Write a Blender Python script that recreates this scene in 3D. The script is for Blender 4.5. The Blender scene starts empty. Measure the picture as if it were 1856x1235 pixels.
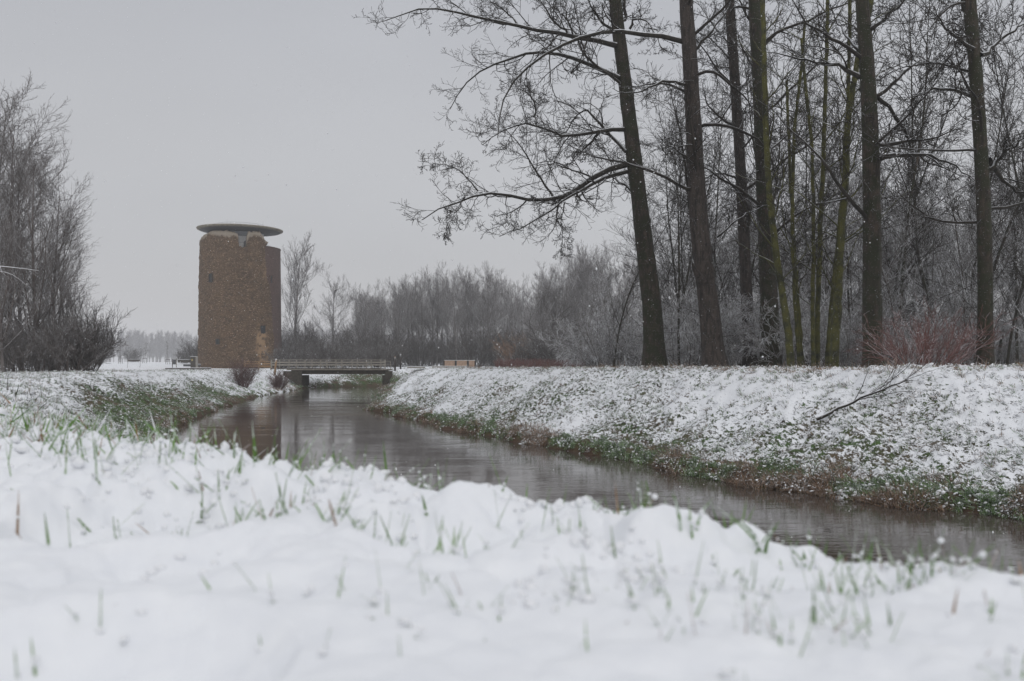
import bpy, math
import numpy as np
from math import radians as R
PI = math.pi
scn = bpy.context.scene
C = scn.collection
rs = np.random.default_rng(7)

# ------------------------------------------------------------------ camera, sky, sun, exposure
F = 1650.0                      # focal length in photograph pixels (32 mm on 36 mm)
HX, HY = 928.0, 658.0           # vanishing column and horizon row
cam = bpy.data.cameras.new('camera'); camo = bpy.data.objects.new('camera', cam); C.objects.link(camo)
camo.location = (0, 0, 0); camo.rotation_euler = (R(90), 0, 0)
cam.sensor_width = 36.0; cam.lens = 32.0; cam.shift_y = (658 - 617.5) / 1856
cam.clip_start = 0.05; cam.clip_end = 6000
cam.dof.use_dof = True; cam.dof.focus_distance = 22.0; cam.dof.aperture_fstop = 5.6
scn.camera = camo

SUN_EL, SUN_AZ = R(38), R(200)
w = bpy.data.worlds.new("World"); scn.world = w; w.use_nodes = True
nt = w.node_tree; nt.nodes.clear()
out = nt.nodes.new('ShaderNodeOutputWorld'); mixs = nt.nodes.new('ShaderNodeMixShader')
sky = nt.nodes.new('ShaderNodeTexSky'); sky.sky_type = 'NISHITA'; sky.sun_disc = False
sky.sun_elevation = SUN_EL; sky.sun_rotation = SUN_AZ; sky.dust_density = 3.0
b1 = nt.nodes.new('ShaderNodeBackground'); b1.inputs[1].default_value = 0.07
b2 = nt.nodes.new('ShaderNodeBackground'); b2.inputs[1].default_value = 1.0
tc = nt.nodes.new('ShaderNodeTexCoord'); sep = nt.nodes.new('ShaderNodeSeparateXYZ')
rp = nt.nodes.new('ShaderNodeValToRGB')
nt.links.new(tc.outputs['Generated'], sep.inputs[0]); nt.links.new(sep.outputs['Z'], rp.inputs[0])
cr = rp.color_ramp; cr.interpolation = 'EASE'
cr.elements[0].position = 0.0; cr.elements[0].color = (0.49, 0.487, 0.497, 1)
cr.elements[1].position = 1.0; cr.elements[1].color = (.82, .83, .86, 1)
e = cr.elements.new(0.18); e.color = (0.485, 0.49, 0.508, 1)
e = cr.elements.new(0.42); e.color = (0.45, 0.46, 0.49, 1)
ns = nt.nodes.new('ShaderNodeTexNoise'); ns.inputs['Scale'].default_value = 1.6; ns.inputs['Detail'].default_value = 3
mp = nt.nodes.new('ShaderNodeMapping'); mp.inputs['Scale'].default_value = (1, 1, 2.5)
nt.links.new(tc.outputs['Generated'], mp.inputs[0]); nt.links.new(mp.outputs[0], ns.inputs['Vector'])
mr = nt.nodes.new('ShaderNodeMapRange'); mr.inputs[1].default_value = .3; mr.inputs[2].default_value = .7
mr.inputs[3].default_value = .94; mr.inputs[4].default_value = 1.05
nt.links.new(ns.outputs[0], mr.inputs[0])
mu = nt.nodes.new('ShaderNodeVectorMath'); mu.operation = 'SCALE'
nt.links.new(rp.outputs[0], mu.inputs[0]); nt.links.new(mr.outputs[0], mu.inputs['Scale'])
nt.links.new(mu.outputs[0], b2.inputs[0]); nt.links.new(sky.outputs[0], b1.inputs[0])
mixs.inputs[0].default_value = 0.94
nt.links.new(b1.outputs[0], mixs.inputs[1]); nt.links.new(b2.outputs[0], mixs.inputs[2])
nt.links.new(mixs.outputs[0], out.inputs[0])

sl = bpy.data.lights.new('sun', 'SUN'); sl.energy = 0.55; sl.angle = R(40); sl.color = (1.0, 0.97, 0.93)
so = bpy.data.objects.new('sun', sl); C.objects.link(so)
so.rotation_euler = (R(90) - SUN_EL, 0, R(20)); so.location = (0, 0, 60)

scn.view_settings.view_transform = 'Standard'; scn.view_settings.look = 'None'
scn.view_settings.exposure = 0.13; scn.view_settings.gamma = 1.0
scn.view_settings.use_curve_mapping = False
scn.render.engine = 'CYCLES'
scn.cycles.max_bounces = 6; scn.cycles.diffuse_bounces = 3; scn.cycles.glossy_bounces = 3
scn.cycles.volume_bounces = 1; scn.cycles.transparent_max_bounces = 4
scn.cycles.use_denoising = True
scn.cycles.use_adaptive_sampling = False

# ------------------------------------------------------------------ helpers
def tag(o, label=None, cat=None, group=None, kind=None):
    if label: o['label'] = label
    if cat: o['category'] = cat
    if group: o['group'] = group
    if kind: o['kind'] = kind
    return o

def mesh_np(name, V, Q, T=None, smooth=True):
    """mesh from vertex array, quad array and optional triangle array"""
    me = bpy.data.meshes.new(name)
    V = np.asarray(V, np.float32).reshape(-1, 3)
    Q = np.asarray(Q, np.int32).reshape(-1, 4) if Q is not None else np.zeros((0, 4), np.int32)
    T = np.asarray(T, np.int32).reshape(-1, 3) if T is not None else np.zeros((0, 3), np.int32)
    me.vertices.add(len(V)); me.vertices.foreach_set('co', V.ravel())
    nl = Q.size + T.size
    me.loops.add(nl); me.loops.foreach_set('vertex_index', np.concatenate([Q.ravel(), T.ravel()]).astype(np.int32))
    me.polygons.add(len(Q) + len(T))
    st = np.concatenate([np.arange(len(Q)) * 4, Q.size + np.arange(len(T)) * 3]).astype(np.int32)
    me.polygons.foreach_set('loop_start', st)
    me.polygons.foreach_set('use_smooth', np.full(len(st), smooth, bool))
    me.update(calc_edges=True)
    return me

def link(name, me, mat=None, parent=None, loc=None, rz=None):
    o = bpy.data.objects.new(name, me)
    if mat is not None and len(me.materials) == 0:
        for m in (mat if isinstance(mat, (list, tuple)) else [mat]): me.materials.append(m)
    if parent is not None and name in ('twigs', 'stems', 'crown', 'limbs'): o['kind'] = 'stuff'
    C.objects.link(o)
    if parent is not None: o.parent = parent
    if loc is not None: o.location = loc
    if rz is not None: o.rotation_euler = (0, 0, rz)
    return o

def empty(name, loc=(0, 0, 0), rz=0):
    o = bpy.data.objects.new(name, None); C.objects.link(o)
    o.location = loc; o.rotation_euler = (0, 0, rz); o.empty_display_size = .3
    return o

def copy_tree(o, parent=None):
    c = o.copy(); C.objects.link(c)
    if parent is not None: c.parent = parent
    for ch in list(o.children): copy_tree(ch, c)
    return c

class MB:
    """collects boxes and bars, builds one mesh"""
    def __init__(s): s.V = []; s.Q = []; s.n = 0
    def add(s, V, Q):
        s.V.append(np.asarray(V, float)); s.Q.append(np.asarray(Q) + s.n); s.n += len(V); return s
    def box(s, c, d, rz=0, ch=0.0):
        x, y, z = np.asarray(d) / 2.0
        P = np.array([[-x,-y,-z],[x,-y,-z],[x,y,-z],[-x,y,-z],[-x,-y,z],[x,-y,z],[x,y,z],[-x,y,z]])
        if ch: P[4:, :2] *= 1 - ch
        ca, sa = math.cos(rz), math.sin(rz)
        P = np.c_[P[:, 0]*ca - P[:, 1]*sa, P[:, 0]*sa + P[:, 1]*ca, P[:, 2]] + np.asarray(c)
        return s.add(P, [[0,3,2,1],[4,5,6,7],[0,1,5,4],[1,2,6,5],[2,3,7,6],[3,0,4,7]])
    def bar(s, a, b, r, r2=None, n=6):
        V, Q = tubes(np.array([[a, b]], float), np.array([[r, r2 or r]], float), n, cap=True)
        return s.add(V, Q)
    def build(s, name, mat, parent=None, smooth=False, bevel=0):
        o = link(name, mesh_np(name, np.vstack(s.V), np.vstack(s.Q), smooth=smooth), mat, parent)
        if bevel:
            m = o.modifiers.new('b', 'BEVEL'); m.width = bevel; m.segments = 2
        return o

def tubes(P, r, sides=3, cap=False, rough=0.0, rng=None):
    """P (N,k,3), r (N,k) -> verts, quads for N tubes"""
    N, k, _ = P.shape
    T = np.gradient(P, axis=1)
    T /= np.linalg.norm(T, axis=2, keepdims=True) + 1e-9
    mean = T.mean(axis=1)
    ref = np.where(np.abs(mean[:, 2:3]) > .75, np.array([[1., 0.13, 0]]), np.array([[0, 0, 1.]]))[:, None, :]
    U = np.cross(T, np.broadcast_to(ref, T.shape)); U /= np.linalg.norm(U, axis=2, keepdims=True) + 1e-9
    W = np.cross(T, U)
    a = np.arange(sides) * 2 * PI / sides + PI / 2
    ca, sa = np.cos(a), np.sin(a)
    rr = np.repeat(r[:, :, None], sides, axis=2)
    if rough:
        rr = rr * (1 + rough * (rng or rs).standard_normal(rr.shape))
    V = P[:, :, None, :] + (U[:, :, None, :] * ca[None, None, :, None] + W[:, :, None, :] * sa[None, None, :, None]) * rr[..., None]
    idx = np.arange(N * k * sides).reshape(N, k, sides)
    a0 = idx[:, :-1, :]; a1 = np.roll(a0, -1, axis=2); b0 = idx[:, 1:, :]; b1_ = np.roll(b0, -1, axis=2)
    Q = np.stack([a0, a1, b1_, b0], axis=-1).reshape(-1, 4)
    V = V.reshape(-1, 3)
    if cap and sides % 2 == 0:
        for i in range(N):
            for row, fl in ((idx[i, 0], 0), (idx[i, -1], 1)):
                for j in range(sides // 2 - 1):
                    q = [row[j], row[j + 1], row[sides - 2 - j], row[sides - 1 - j]]
                    Q = np.vstack([Q, [q if fl else q[::-1]]])
    return V, Q

def join(parts):
    n = 0; Vs = []; Qs = []
    for V, Q in parts:
        Vs.append(V); Qs.append(Q + n); n += len(V)
    return np.vstack(Vs), np.vstack(Qs)

# ---- value noise
_tab = rs.random((256, 256))
def vn(x, y, seed=0):
    x = x + seed * 37.17; y = y + seed * 91.7
    xi = np.floor(x).astype(int); yi = np.floor(y).astype(int); fx = x - xi; fy = y - yi
    fx = fx * fx * (3 - 2 * fx); fy = fy * fy * (3 - 2 * fy)
    a = _tab[xi & 255, yi & 255]; b = _tab[(xi + 1) & 255, yi & 255]
    c = _tab[xi & 255, (yi + 1) & 255]; d = _tab[(xi + 1) & 255, (yi + 1) & 255]
    return (a * (1 - fx) + b * fx) * (1 - fy) + (c * (1 - fx) + d * fx) * fy
def fbm(x, y, o=3, seed=0):
    s = 0; a = .5; t = 0
    for i in range(o):
        s = s + a * vn(x * 2 ** i, y * 2 ** i, seed + i); t += a; a *= .5
    return s / t
def pillows(x, y, seed=0, keep=.7):
    """puffy round lumps on a jittered lattice"""
    xi = np.floor(x).astype(int); yi = np.floor(y).astype(int); best = np.zeros_like(x)
    for dx in (-1, 0, 1):
        for dy in (-1, 0, 1):
            cx = xi + dx; cy = yi + dy
            jx = _tab[(cx + seed * 7) & 255, (cy + 11) & 255]; jy = _tab[(cx + 53) & 255, (cy + seed * 5) & 255]
            on = _tab[(cx + 99) & 255, (cy + seed * 3 + 31) & 255]
            rad = .45 + .5 * _tab[(cx + 17) & 255, (cy + 71) & 255]
            d2 = ((x - cx - jx) ** 2 + (y - cy - jy) ** 2) / rad ** 2
            best = np.maximum(best, np.where(on < keep, np.sqrt(np.clip(1 - d2, 0, 1)) * rad, 0))
    return best
def sstep(a, b, x):
    t = np.clip((x - a) / (b - a), 0, 1); return t * t * (3 - 2 * t)

# ------------------------------------------------------------------ materials
def newmat(name):
    m = bpy.data.materials.new(name); m.use_nodes = True
    t = m.node_tree; t.nodes.clear()
    o = t.nodes.new('ShaderNodeOutputMaterial'); p = t.nodes.new('ShaderNodeBsdfPrincipled')
    t.links.new(p.outputs[0], o.inputs[0])
    return m, t, p
def nd(t, typ, ins=None, **kw):
    n = t.nodes.new(typ)
    for k, v in kw.items(): setattr(n, k, v)
    for k, v in (ins or {}).items():
        if hasattr(v, 'is_output'): t.links.new(v, n.inputs[k])
        else: n.inputs[k].default_value = v
    return n
def mixc(t, f, a, b, blend='MIX'):
    n = t.nodes.new('ShaderNodeMix'); n.data_type = 'RGBA'; n.blend_type = blend
    for i, v in ((0, f), (6, a), (7, b)):
        if hasattr(v, 'is_output'): t.links.new(v, n.inputs[i])
        else: n.inputs[i].default_value = v if i == 0 else (tuple(v) + (1,) if len(v) == 3 else v)
    return n.outputs[2]
def noise(t, vec, scale, detail=3, rough=.55, dist=0):
    n = nd(t, 'ShaderNodeTexNoise', {'Scale': scale, 'Detail': detail, 'Roughness': rough, 'Distortion': dist})
    t.links.new(vec, n.inputs['Vector']); return n.outputs[0]
def rng_(t, v, a, b, c=0., d=1.):
    n = nd(t, 'ShaderNodeMapRange', {0: v, 1: a, 2: b, 3: c, 4: d}); return n.outputs[0]
def math_(t, op, a, b=0.0):
    n = nd(t, 'ShaderNodeMath', {0: a, 1: b}, operation=op); return n.outputs[0]
def bump(t, p, h, strength=.5, dist=.02):
    n = nd(t, 'ShaderNodeBump', {'Strength': strength, 'Distance': dist, 'Height': h}); t.links.new(n.outputs[0], p.inputs['Normal'])

SNOW = (0.83, 0.85, 0.88)
def bark_mat(name, c1, c2, scale=6, snow=.6, lo=.35, hi=.85, moss=None, stretch=.25, fleck=0.0, rough=.9):
    m, t, p = newmat(name)
    co = nd(t, 'ShaderNodeTexCoord').outputs['Object']
    mp = nd(t, 'ShaderNodeMapping', {'Vector': co, 'Scale': (1, 1, stretch)}).outputs[0]
    n1 = noise(t, mp, scale, 6, .72)
    col = mixc(t, rng_(t, n1, .35, .65), c1, c2)
    if moss:
        n2 = noise(t, co, 2.2, 3)
        col = mixc(t, rng_(t, n2, .38, .58), col, moss)
    geo = nd(t, 'ShaderNodeNewGeometry')
    nz = nd(t, 'ShaderNodeSeparateXYZ', {0: geo.outputs['Normal']}).outputs['Z']
    n3 = noise(t, co, 9, 2)
    up = math_(t, 'MULTIPLY', rng_(t, nz, lo, hi), rng_(t, n3, .3, .5, .4, 1.))
    up = math_(t, 'MULTIPLY', up, snow)
    if fleck:
        vv = nd(t, 'ShaderNodeTexNoise', {'Scale': 26., 'Detail': 2.}); t.links.new(co, vv.inputs['Vector'])
        up = math_(t, 'MAXIMUM', up, math_(t, 'MULTIPLY', rng_(t, vv.outputs[0], .66, .72), fleck))
    col = mixc(t, up, col, SNOW)
    t.links.new(col, p.inputs['Base Color']); p.inputs['Roughness'].default_value = rough
    if scale > 3: bump(t, p, n1, .9, .03)
    return m

def plain(name, c, rough=.8, var=.25, scale=8, snow=0, metal=0):
    m, t, p = newmat(name)
    co = nd(t, 'ShaderNodeTexCoord').outputs['Object']
    n1 = noise(t, co, scale, 4, .6)
    d = tuple(x * (1 - var) for x in c); u = tuple(min(1, x * (1 + var)) for x in c)
    col = mixc(t, rng_(t, n1, .3, .7), d, u)
    if snow:
        geo = nd(t, 'ShaderNodeNewGeometry')
        nz = nd(t, 'ShaderNodeSeparateXYZ', {0: geo.outputs['Normal']}).outputs['Z']
        col = mixc(t, math_(t, 'MULTIPLY', rng_(t, nz, .5, .8), snow), col, SNOW)
    t.links.new(col, p.inputs['Base Color']); p.inputs['Roughness'].default_value = rough
    p.inputs['Metallic'].default_value = metal
    bump(t, p, n1, .4, .01)
    return m

M = {}
M['poplar_bark'] = bark_mat('poplar_bark', (.012, .010, .009), (.072, .056, .046), 8, .85, .5, .9, stretch=.22, fleck=.25)
M['poplar_mossy'] = bark_mat('poplar_mossy_bark', (.012, .010, .008), (.07, .052, .037), 8, .85, .5, .9, stretch=.22, moss=(.022, .024, .010), fleck=.25)
M['limb'] = bark_mat('limb_bark', (.012, .011, .009), (.045, .038, .028), 8, .95, .45, .8)
M['twig'] = bark_mat('twig_bark', (.012, .010, .008), (.04, .032, .024), 3, .8, .5, .9)
M['moss_bark'] = bark_mat('mossy_bark', (.018, .019, .009), (.055, .056, .022), 8, .7, .5, .9, moss=(.085, .082, .018), fleck=.3)
M['thicket'] = bark_mat('thicket_bark', (.042, .035, .03), (.10, .085, .072), 3, 1.0, -.05, .5)
M['hazed_bark'] = bark_mat('hazed_bark', (.13, .12, .115), (.23, .21, .20), 3, .8, .0, .7)  # paleness of distant haze is put into this bark colour
M['left_bark'] = bark_mat('left_bark', (.07, .058, .05), (.16, .13, .115), 3, .8, .0, .7)
M['dark_twig'] = bark_mat('dark_twig', (.05, .043, .038), (.10, .087, .077), 3, .6, .15, .8)
M['slender_twig'] = bark_mat('slender_twig', (.018, .015, .012), (.05, .041, .033), 3, .5, .35, .9)
M['red_twig'] = bark_mat('red_twig', (.12, .045, .035), (.22, .10, .085), 3, .8, .35, .8)
M['orange_twig'] = bark_mat('orange_twig', (.20, .12, .075), (.30, .19, .12), 3, .35, .5, .9)
M['purple_twig'] = bark_mat('purple_twig', (.10, .06, .055), (.2, .13, .12), 3, .6, .45, .9)
M['white_twig'] = bark_mat('white_twig', (.10, .085, .07), (.18, .15, .13), 3, 1.0, -.25, .35)
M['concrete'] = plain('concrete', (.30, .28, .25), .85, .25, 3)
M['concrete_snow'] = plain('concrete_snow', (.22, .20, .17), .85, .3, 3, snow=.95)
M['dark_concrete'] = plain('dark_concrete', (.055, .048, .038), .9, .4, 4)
M['old_wood'] = plain('old_wood', (.28, .26, .225), .8, .35, 12, snow=.9)
M['warm_wood'] = plain('warm_wood', (.30, .19, .10), .7, .3, 12, snow=.9)  # orange-lit look of the left railing put into the wood colour
M['post_wood'] = plain('post_wood', (.06, .05, .045), .8, .4, 12, snow=.9)
M['dark_metal'] = plain('dark_metal', (.05, .052, .055), .5, .2, 8, snow=.9)
M['panel_yellow'] = plain('panel_yellow', (.42, .33, .12), .6, .3, 9)
M['pink_panel'] = plain('pink_panel', (.52, .36, .27), .8, .15, 4)
M['white_render'] = plain('white_render', (.93, .92, .90), .6, .03, 4)
M['dark_opening'] = plain('dark_opening_fill', (.03, .033, .036), .15, .2, 3)  # dark fill for the tower openings, their shade put into the colour
M['grey_metal'] = plain('grey_metal', (.32, .33, .35), .5, .1, 4)

def snow_ground_mat():
    m, t, p = newmat('snowy_ground')
    geo = nd(t, 'ShaderNodeNewGeometry'); pos = geo.outputs['Position']
    cov = nd(t, 'ShaderNodeAttribute', attribute_name='cover').outputs['Fac']
    wet = nd(t, 'ShaderNodeAttribute', attribute_name='wet').outputs['Fac']
    mp = nd(t, 'ShaderNodeMapping', {'Vector': pos, 'Rotation': (0, 0, R(30)), 'Scale': (1.0, .55, 1.0)}).outputs[0]
    a = noise(t, mp, 8.0, 5, .72)
    b = noise(t, pos, .9, 3, .6)
    fine = noise(t, pos, 22, 3, .6)
    v = math_(t, 'ADD', math_(t, 'MULTIPLY', a, .62), math_(t, 'ADD', math_(t, 'MULTIPLY', b, .2), math_(t, 'MULTIPLY', fine, .18)))
    thr = rng_(t, cov, 0, 1, .80, .325)           # more cover -> lower threshold
    f = rng_(t, math_(t, 'SUBTRACT', v, thr), -.02, .02)
    g1 = noise(t, pos, 3.1, 4, .6)
    grass = mixc(t, rng_(t, g1, .35, .6), (.03, .021, .013), (.055, .115, .022))
    g2 = noise(t, pos, 1.1, 2)
    grass = mixc(t, rng_(t, g2, .45, .65), grass, (.10, .075, .045))
    mud = mixc(t, fine, (.022, .014, .009), (.10, .05, .022))
    grass = mixc(t, wet, grass, mud)
    snow = mixc(t, rng_(t, fine, .2, .8), (.80, .82, .855), (.88, .895, .915))
    t.links.new(mixc(t, f, grass, snow), p.inputs['Base Color'])
    p.inputs['Roughness'].default_value = .85
    h = math_(t, 'ADD', math_(t, 'MULTIPLY', f, .8), math_(t, 'MULTIPLY', fine, .5))
    nf = rng_(t, nd(t, 'ShaderNodeVectorMath', {0: pos}, operation='LENGTH').outputs['Value'], 1.5, 9, .05, .9)
    n = nd(t, 'ShaderNodeBump', {'Strength': nf, 'Distance': .03, 'Height': h}); t.links.new(n.outputs[0], p.inputs['Normal'])
    return m
M['ground'] = snow_ground_mat()

def water_mat():
    m, t, p = newmat('river_water')
    pos = nd(t, 'ShaderNodeNewGeometry').outputs['Position']
    mp = nd(t, 'ShaderNodeMapping', {'Vector': pos, 'Rotation': (0, 0, R(-12)), 'Scale': (.55, 1.5, 1)}).outputs[0]
    a = noise(t, mp, 2.4, 4, .6, .6)
    mp2 = nd(t, 'ShaderNodeMapping', {'Vector': pos, 'Rotation': (0, 0, R(20)), 'Scale': (.12, .5, 1)}).outputs[0]
    c = noise(t, mp2, 1.0, 3, .6, .4)
    h = math_(t, 'MULTIPLY', a, rng_(t, c, .42, .60, .06, 1.0))
    bump(t, p, h, .16, .04)
    p.inputs['Base Color'].default_value = (.075, .060, .050, 1)
    p.inputs['Roughness'].default_value = .05; p.inputs['IOR'].default_value = 1.33
    p.inputs['Specular IOR Level'].default_value = .6
    return m
M['water'] = water_mat()

def grass_mat(name, a, b, snow=.35, lo=.3, hi=.7):
    m, t, p = newmat(name)
    geo = nd(t, 'ShaderNodeNewGeometry'); pos = geo.outputs['Position']
    n1 = noise(t, pos, 9, 2)
    col = mixc(t, rng_(t, n1, .35, .65), a, b)
    n2 = noise(t, pos, 30, 2)
    f = math_(t, 'MULTIPLY', rng_(t, n2, .5, .56), snow)
    col = mixc(t, f, col, SNOW)
    t.links.new(col, p.inputs['Base Color']); p.inputs['Roughness'].default_value = .6
    return m
M['grass'] = grass_mat('green_grass', (.065, .15, .020), (.15, .29, .045), .5)
M['straw'] = grass_mat('dry_grass', (.13, .065, .025), (.30, .17, .075), .35)
M['dark_grass'] = grass_mat('dark_grass', (.02, .028, .012), (.05, .045, .025), .2)
def snow_mat():
    m, t, p = newmat('snow')
    co = nd(t, 'ShaderNodeNewGeometry').outputs['Position']
    n1 = noise(t, co, 60, 4, .7)
    t.links.new(mixc(t, n1, (.80, .815, .84), (.90, .905, .92)), p.inputs['Base Color'])
    p.inputs['Roughness'].default_value = .8
    bump(t, p, n1, .4, .004)
    return m
M['snow'] = snow_mat()

# ------------------------------------------------------------------ terrain height
WZ = -3.1
LEFT = np.array([(60,-66),(14,-8),(8.6,0),(4,6),(-1,12),(-7,22),(-13.9,36),(-17.6,50),(-22,73),(-23.9,91),(-24.8,104),(-25.3,111),(-25.0,114),(-22.5,117),(-15,121.5),(-4,127),(20,140),(60,152),(180,170)], float)
RIGHT = np.array([(76,-50),(24,0),(15.5,10),(10.2,18.1),(6.4,22.5),(4.4,26.6),(1.45,33.2),(-1.9,40.3),(-5.8,51),(-9.4,61),(-11,76),(-12.6,90),(-14.6,104),(-15.4,111),(-14.8,114),(-10,116.5),(0,120),(22,131),(62,143),(180,160)], float)
CREST = np.array([(-30,9),(-8,5.6),(-4,4.4),(-1.69,3.0),(-1.23,2.6),(-.83,2.15),(-.317,1.59),(-.024,1.4),(.133,1.28),(.24,1.16),(.373,1.075),(.424,1.01),(.455,.9),(.53,.78),(1.0,.1),(2.6,-1.5),(8,-9)], float)
def pdist(x, y, L, signed=False):
    best = np.full(x.shape, 1e9); sg = np.ones(x.shape)
    for (ax, ay), (bx, by) in zip(L[:-1], L[1:]):
        dx, dy = bx - ax, by - ay; l2 = dx * dx + dy * dy
        t = np.clip(((x - ax) * dx + (y - ay) * dy) / l2, 0, 1)
        d = np.hypot(x - ax - t * dx, y - ay - t * dy)
        if signed:
            cr_ = dx * (y - ay) - dy * (x - ax)
            sg = np.where(d < best - 1e-9, np.sign(cr_), sg)
        best = np.minimum(best, d)
    return best * sg if signed else best
POLY = np.vstack([LEFT, RIGHT[::-1]])
def inside(x, y):
    c = np.zeros(x.shape, bool); n = len(POLY)
    for i in range(n):
        x1, y1 = POLY[i]; x2, y2 = POLY[(i + 1) % n]
        cond = ((y1 > y) != (y2 > y))
        xi = (x2 - x1) * (y - y1) / ((y2 - y1) or 1e-9) + x1
        c ^= cond & (x < xi)
    return c
def base_h(x, y):
    x = np.asarray(x, float); y = np.asarray(y, float)
    jit = (fbm(x * .55, y * .55, 4, 3) - .5) * 1.8 * np.clip(np.hypot(x, y) / 25, .2, 1)
    dl = pdist(x, y, LEFT); dr = pdist(x, y, RIGHT); ins = inside(x, y)
    right = dr < dl
    d = np.minimum(dl, dr) * np.where(ins, -1, 1) + jit + (fbm(x * 1.7, y * 1.7, 2, 44) - .5) * .7 * np.clip(np.hypot(x, y) / 25, 0, 1)
    zl = np.interp(y, [-50, 8, 20, 55, 80, 110, 150, 176, 215, 420, 900, 3000], [-.5, -.62, -.66, -.60, -.85, -.95, -1.2, -.97, .15, .2, .2, .2])
    far_right = sstep(-45, -15, x)
    zl = np.where(y > 115, zl * (1 - far_right) + (-.75) * far_right, zl)
    zr = np.interp(y, [0, 40, 60, 80, 110, 150, 3000], [-.15, -.27, -.42, -.55, -.75, -.7, -.5])
    zr = zr - .35 * sstep(9, 30, d) * np.where(y < 80, 1, 0)
    top = np.where(right, zr, zl)
    wd = np.where(right, np.interp(y, [0, 20, 45, 100], [7.2, 7.2, 6.5, 4.5]), np.interp(y, [0, 20, 50, 100], [7., 5.2, 5.0, 5.]))
    und = (fbm(x * .18, y * .18, 3, 9) - .5) * np.where(right, .16, .22) * np.clip(d / 6, 0, 1)
    t = np.clip(d / wd, 0, 1)
    prof = np.where(t < .06, t / .06 * .1, .1 + .9 * (((t - .06) / .94) * .35 + .65 * (((t - .06) / .94) ** 2 * (3 - 2 * (t - .06) / .94))))
    z = np.where(d > 0, WZ + (top - WZ) * prof + und, WZ + np.clip(d * .9, -.75, 0) - .02)
    # hump the camera stands on
    s = pdist(x, y, CREST, True) ; s = s + (fbm(x * 2.2, y * 2.2, 2, 21) - .5) * .2
    near = np.where(s < 0, -.221, -.221 - s * .36 - .06 * np.clip(s, 0, .5))
    near = near - .25 * np.clip((-y - 2) / 6, 0, 1)
    z = np.where(s > -50, np.maximum(z, near), z)
    return z, d, s, right
def fine_h(x, y, z, d, s):
    r = np.hypot(x, y)
    land = np.clip(d / .6, 0, 1)
    nm = np.where(s < 0, 1., np.clip(1 - s / 1.2, 0, 1)) * np.clip(1.6 - r / 14, 0, 1)
    edge = np.exp(-((s + .12) / .55) ** 2)
    lump = pillows(x * 11, y * 11, 1, .6) * .017 + pillows(x * 26 + 3, y * 26, 2, .6) * .009 + (fbm(x * 3.5, y * 3.5, 3, 5) - .5) * .032 + (fbm(x * 30, y * 30, 3, 12) - .5) * .014 + (fbm(x * 90, y * 90, 2, 14) - .5) * .005
    lump = lump + edge * (pillows(x * 14 + 9, y * 14, 4, .6) * .030 + pillows(x * 8.5 + 9, y * 8.5, 7, .5) * .024 + pillows(x * 30, y * 30, 19, .6) * .012)
    soft = np.clip((r - .5) / 1.1, .25, 1)
    pit = np.clip(pillows(x * 4.2 + 5, y * 4.2, 6, .24) - .35, 0, 1) * .13
    z = z + nm * (lump * soft - pit)
    mid = (1 - nm) * land * np.clip(1.25 - r / 120, 0, 1)
    z = z + mid * ((pillows(x * 2.8, y * 2.8, 8, .6)) * .07 + (fbm(x * 5.5, y * 5.5, 3, 15) - .5) * .20)
    return z
def Hf(x, y):
    z, d, s, _ = base_h(x, y); return fine_h(np.asarray(x, float), np.asarray(y, float), z, d, s)
def Hp(x, y): return float(Hf(np.array([x]), np.array([y]))[0])
def at(px, py, Y): return np.array([(px - HX) / F * Y, Y, (HY - py) / F * Y])
def X_(px, Y): return (px - HX) / F * Y
def ground_hit(px, py, y0=3.5, y1=170):
    Y = np.geomspace(y0, y1, 1500); X = (px - HX) / F * Y
    z = Hf(X, Y); ray = (HY - py) / F * Y
    k = np.argmax(z >= ray)
    return np.array([X[k], Y[k], z[k]])

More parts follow.
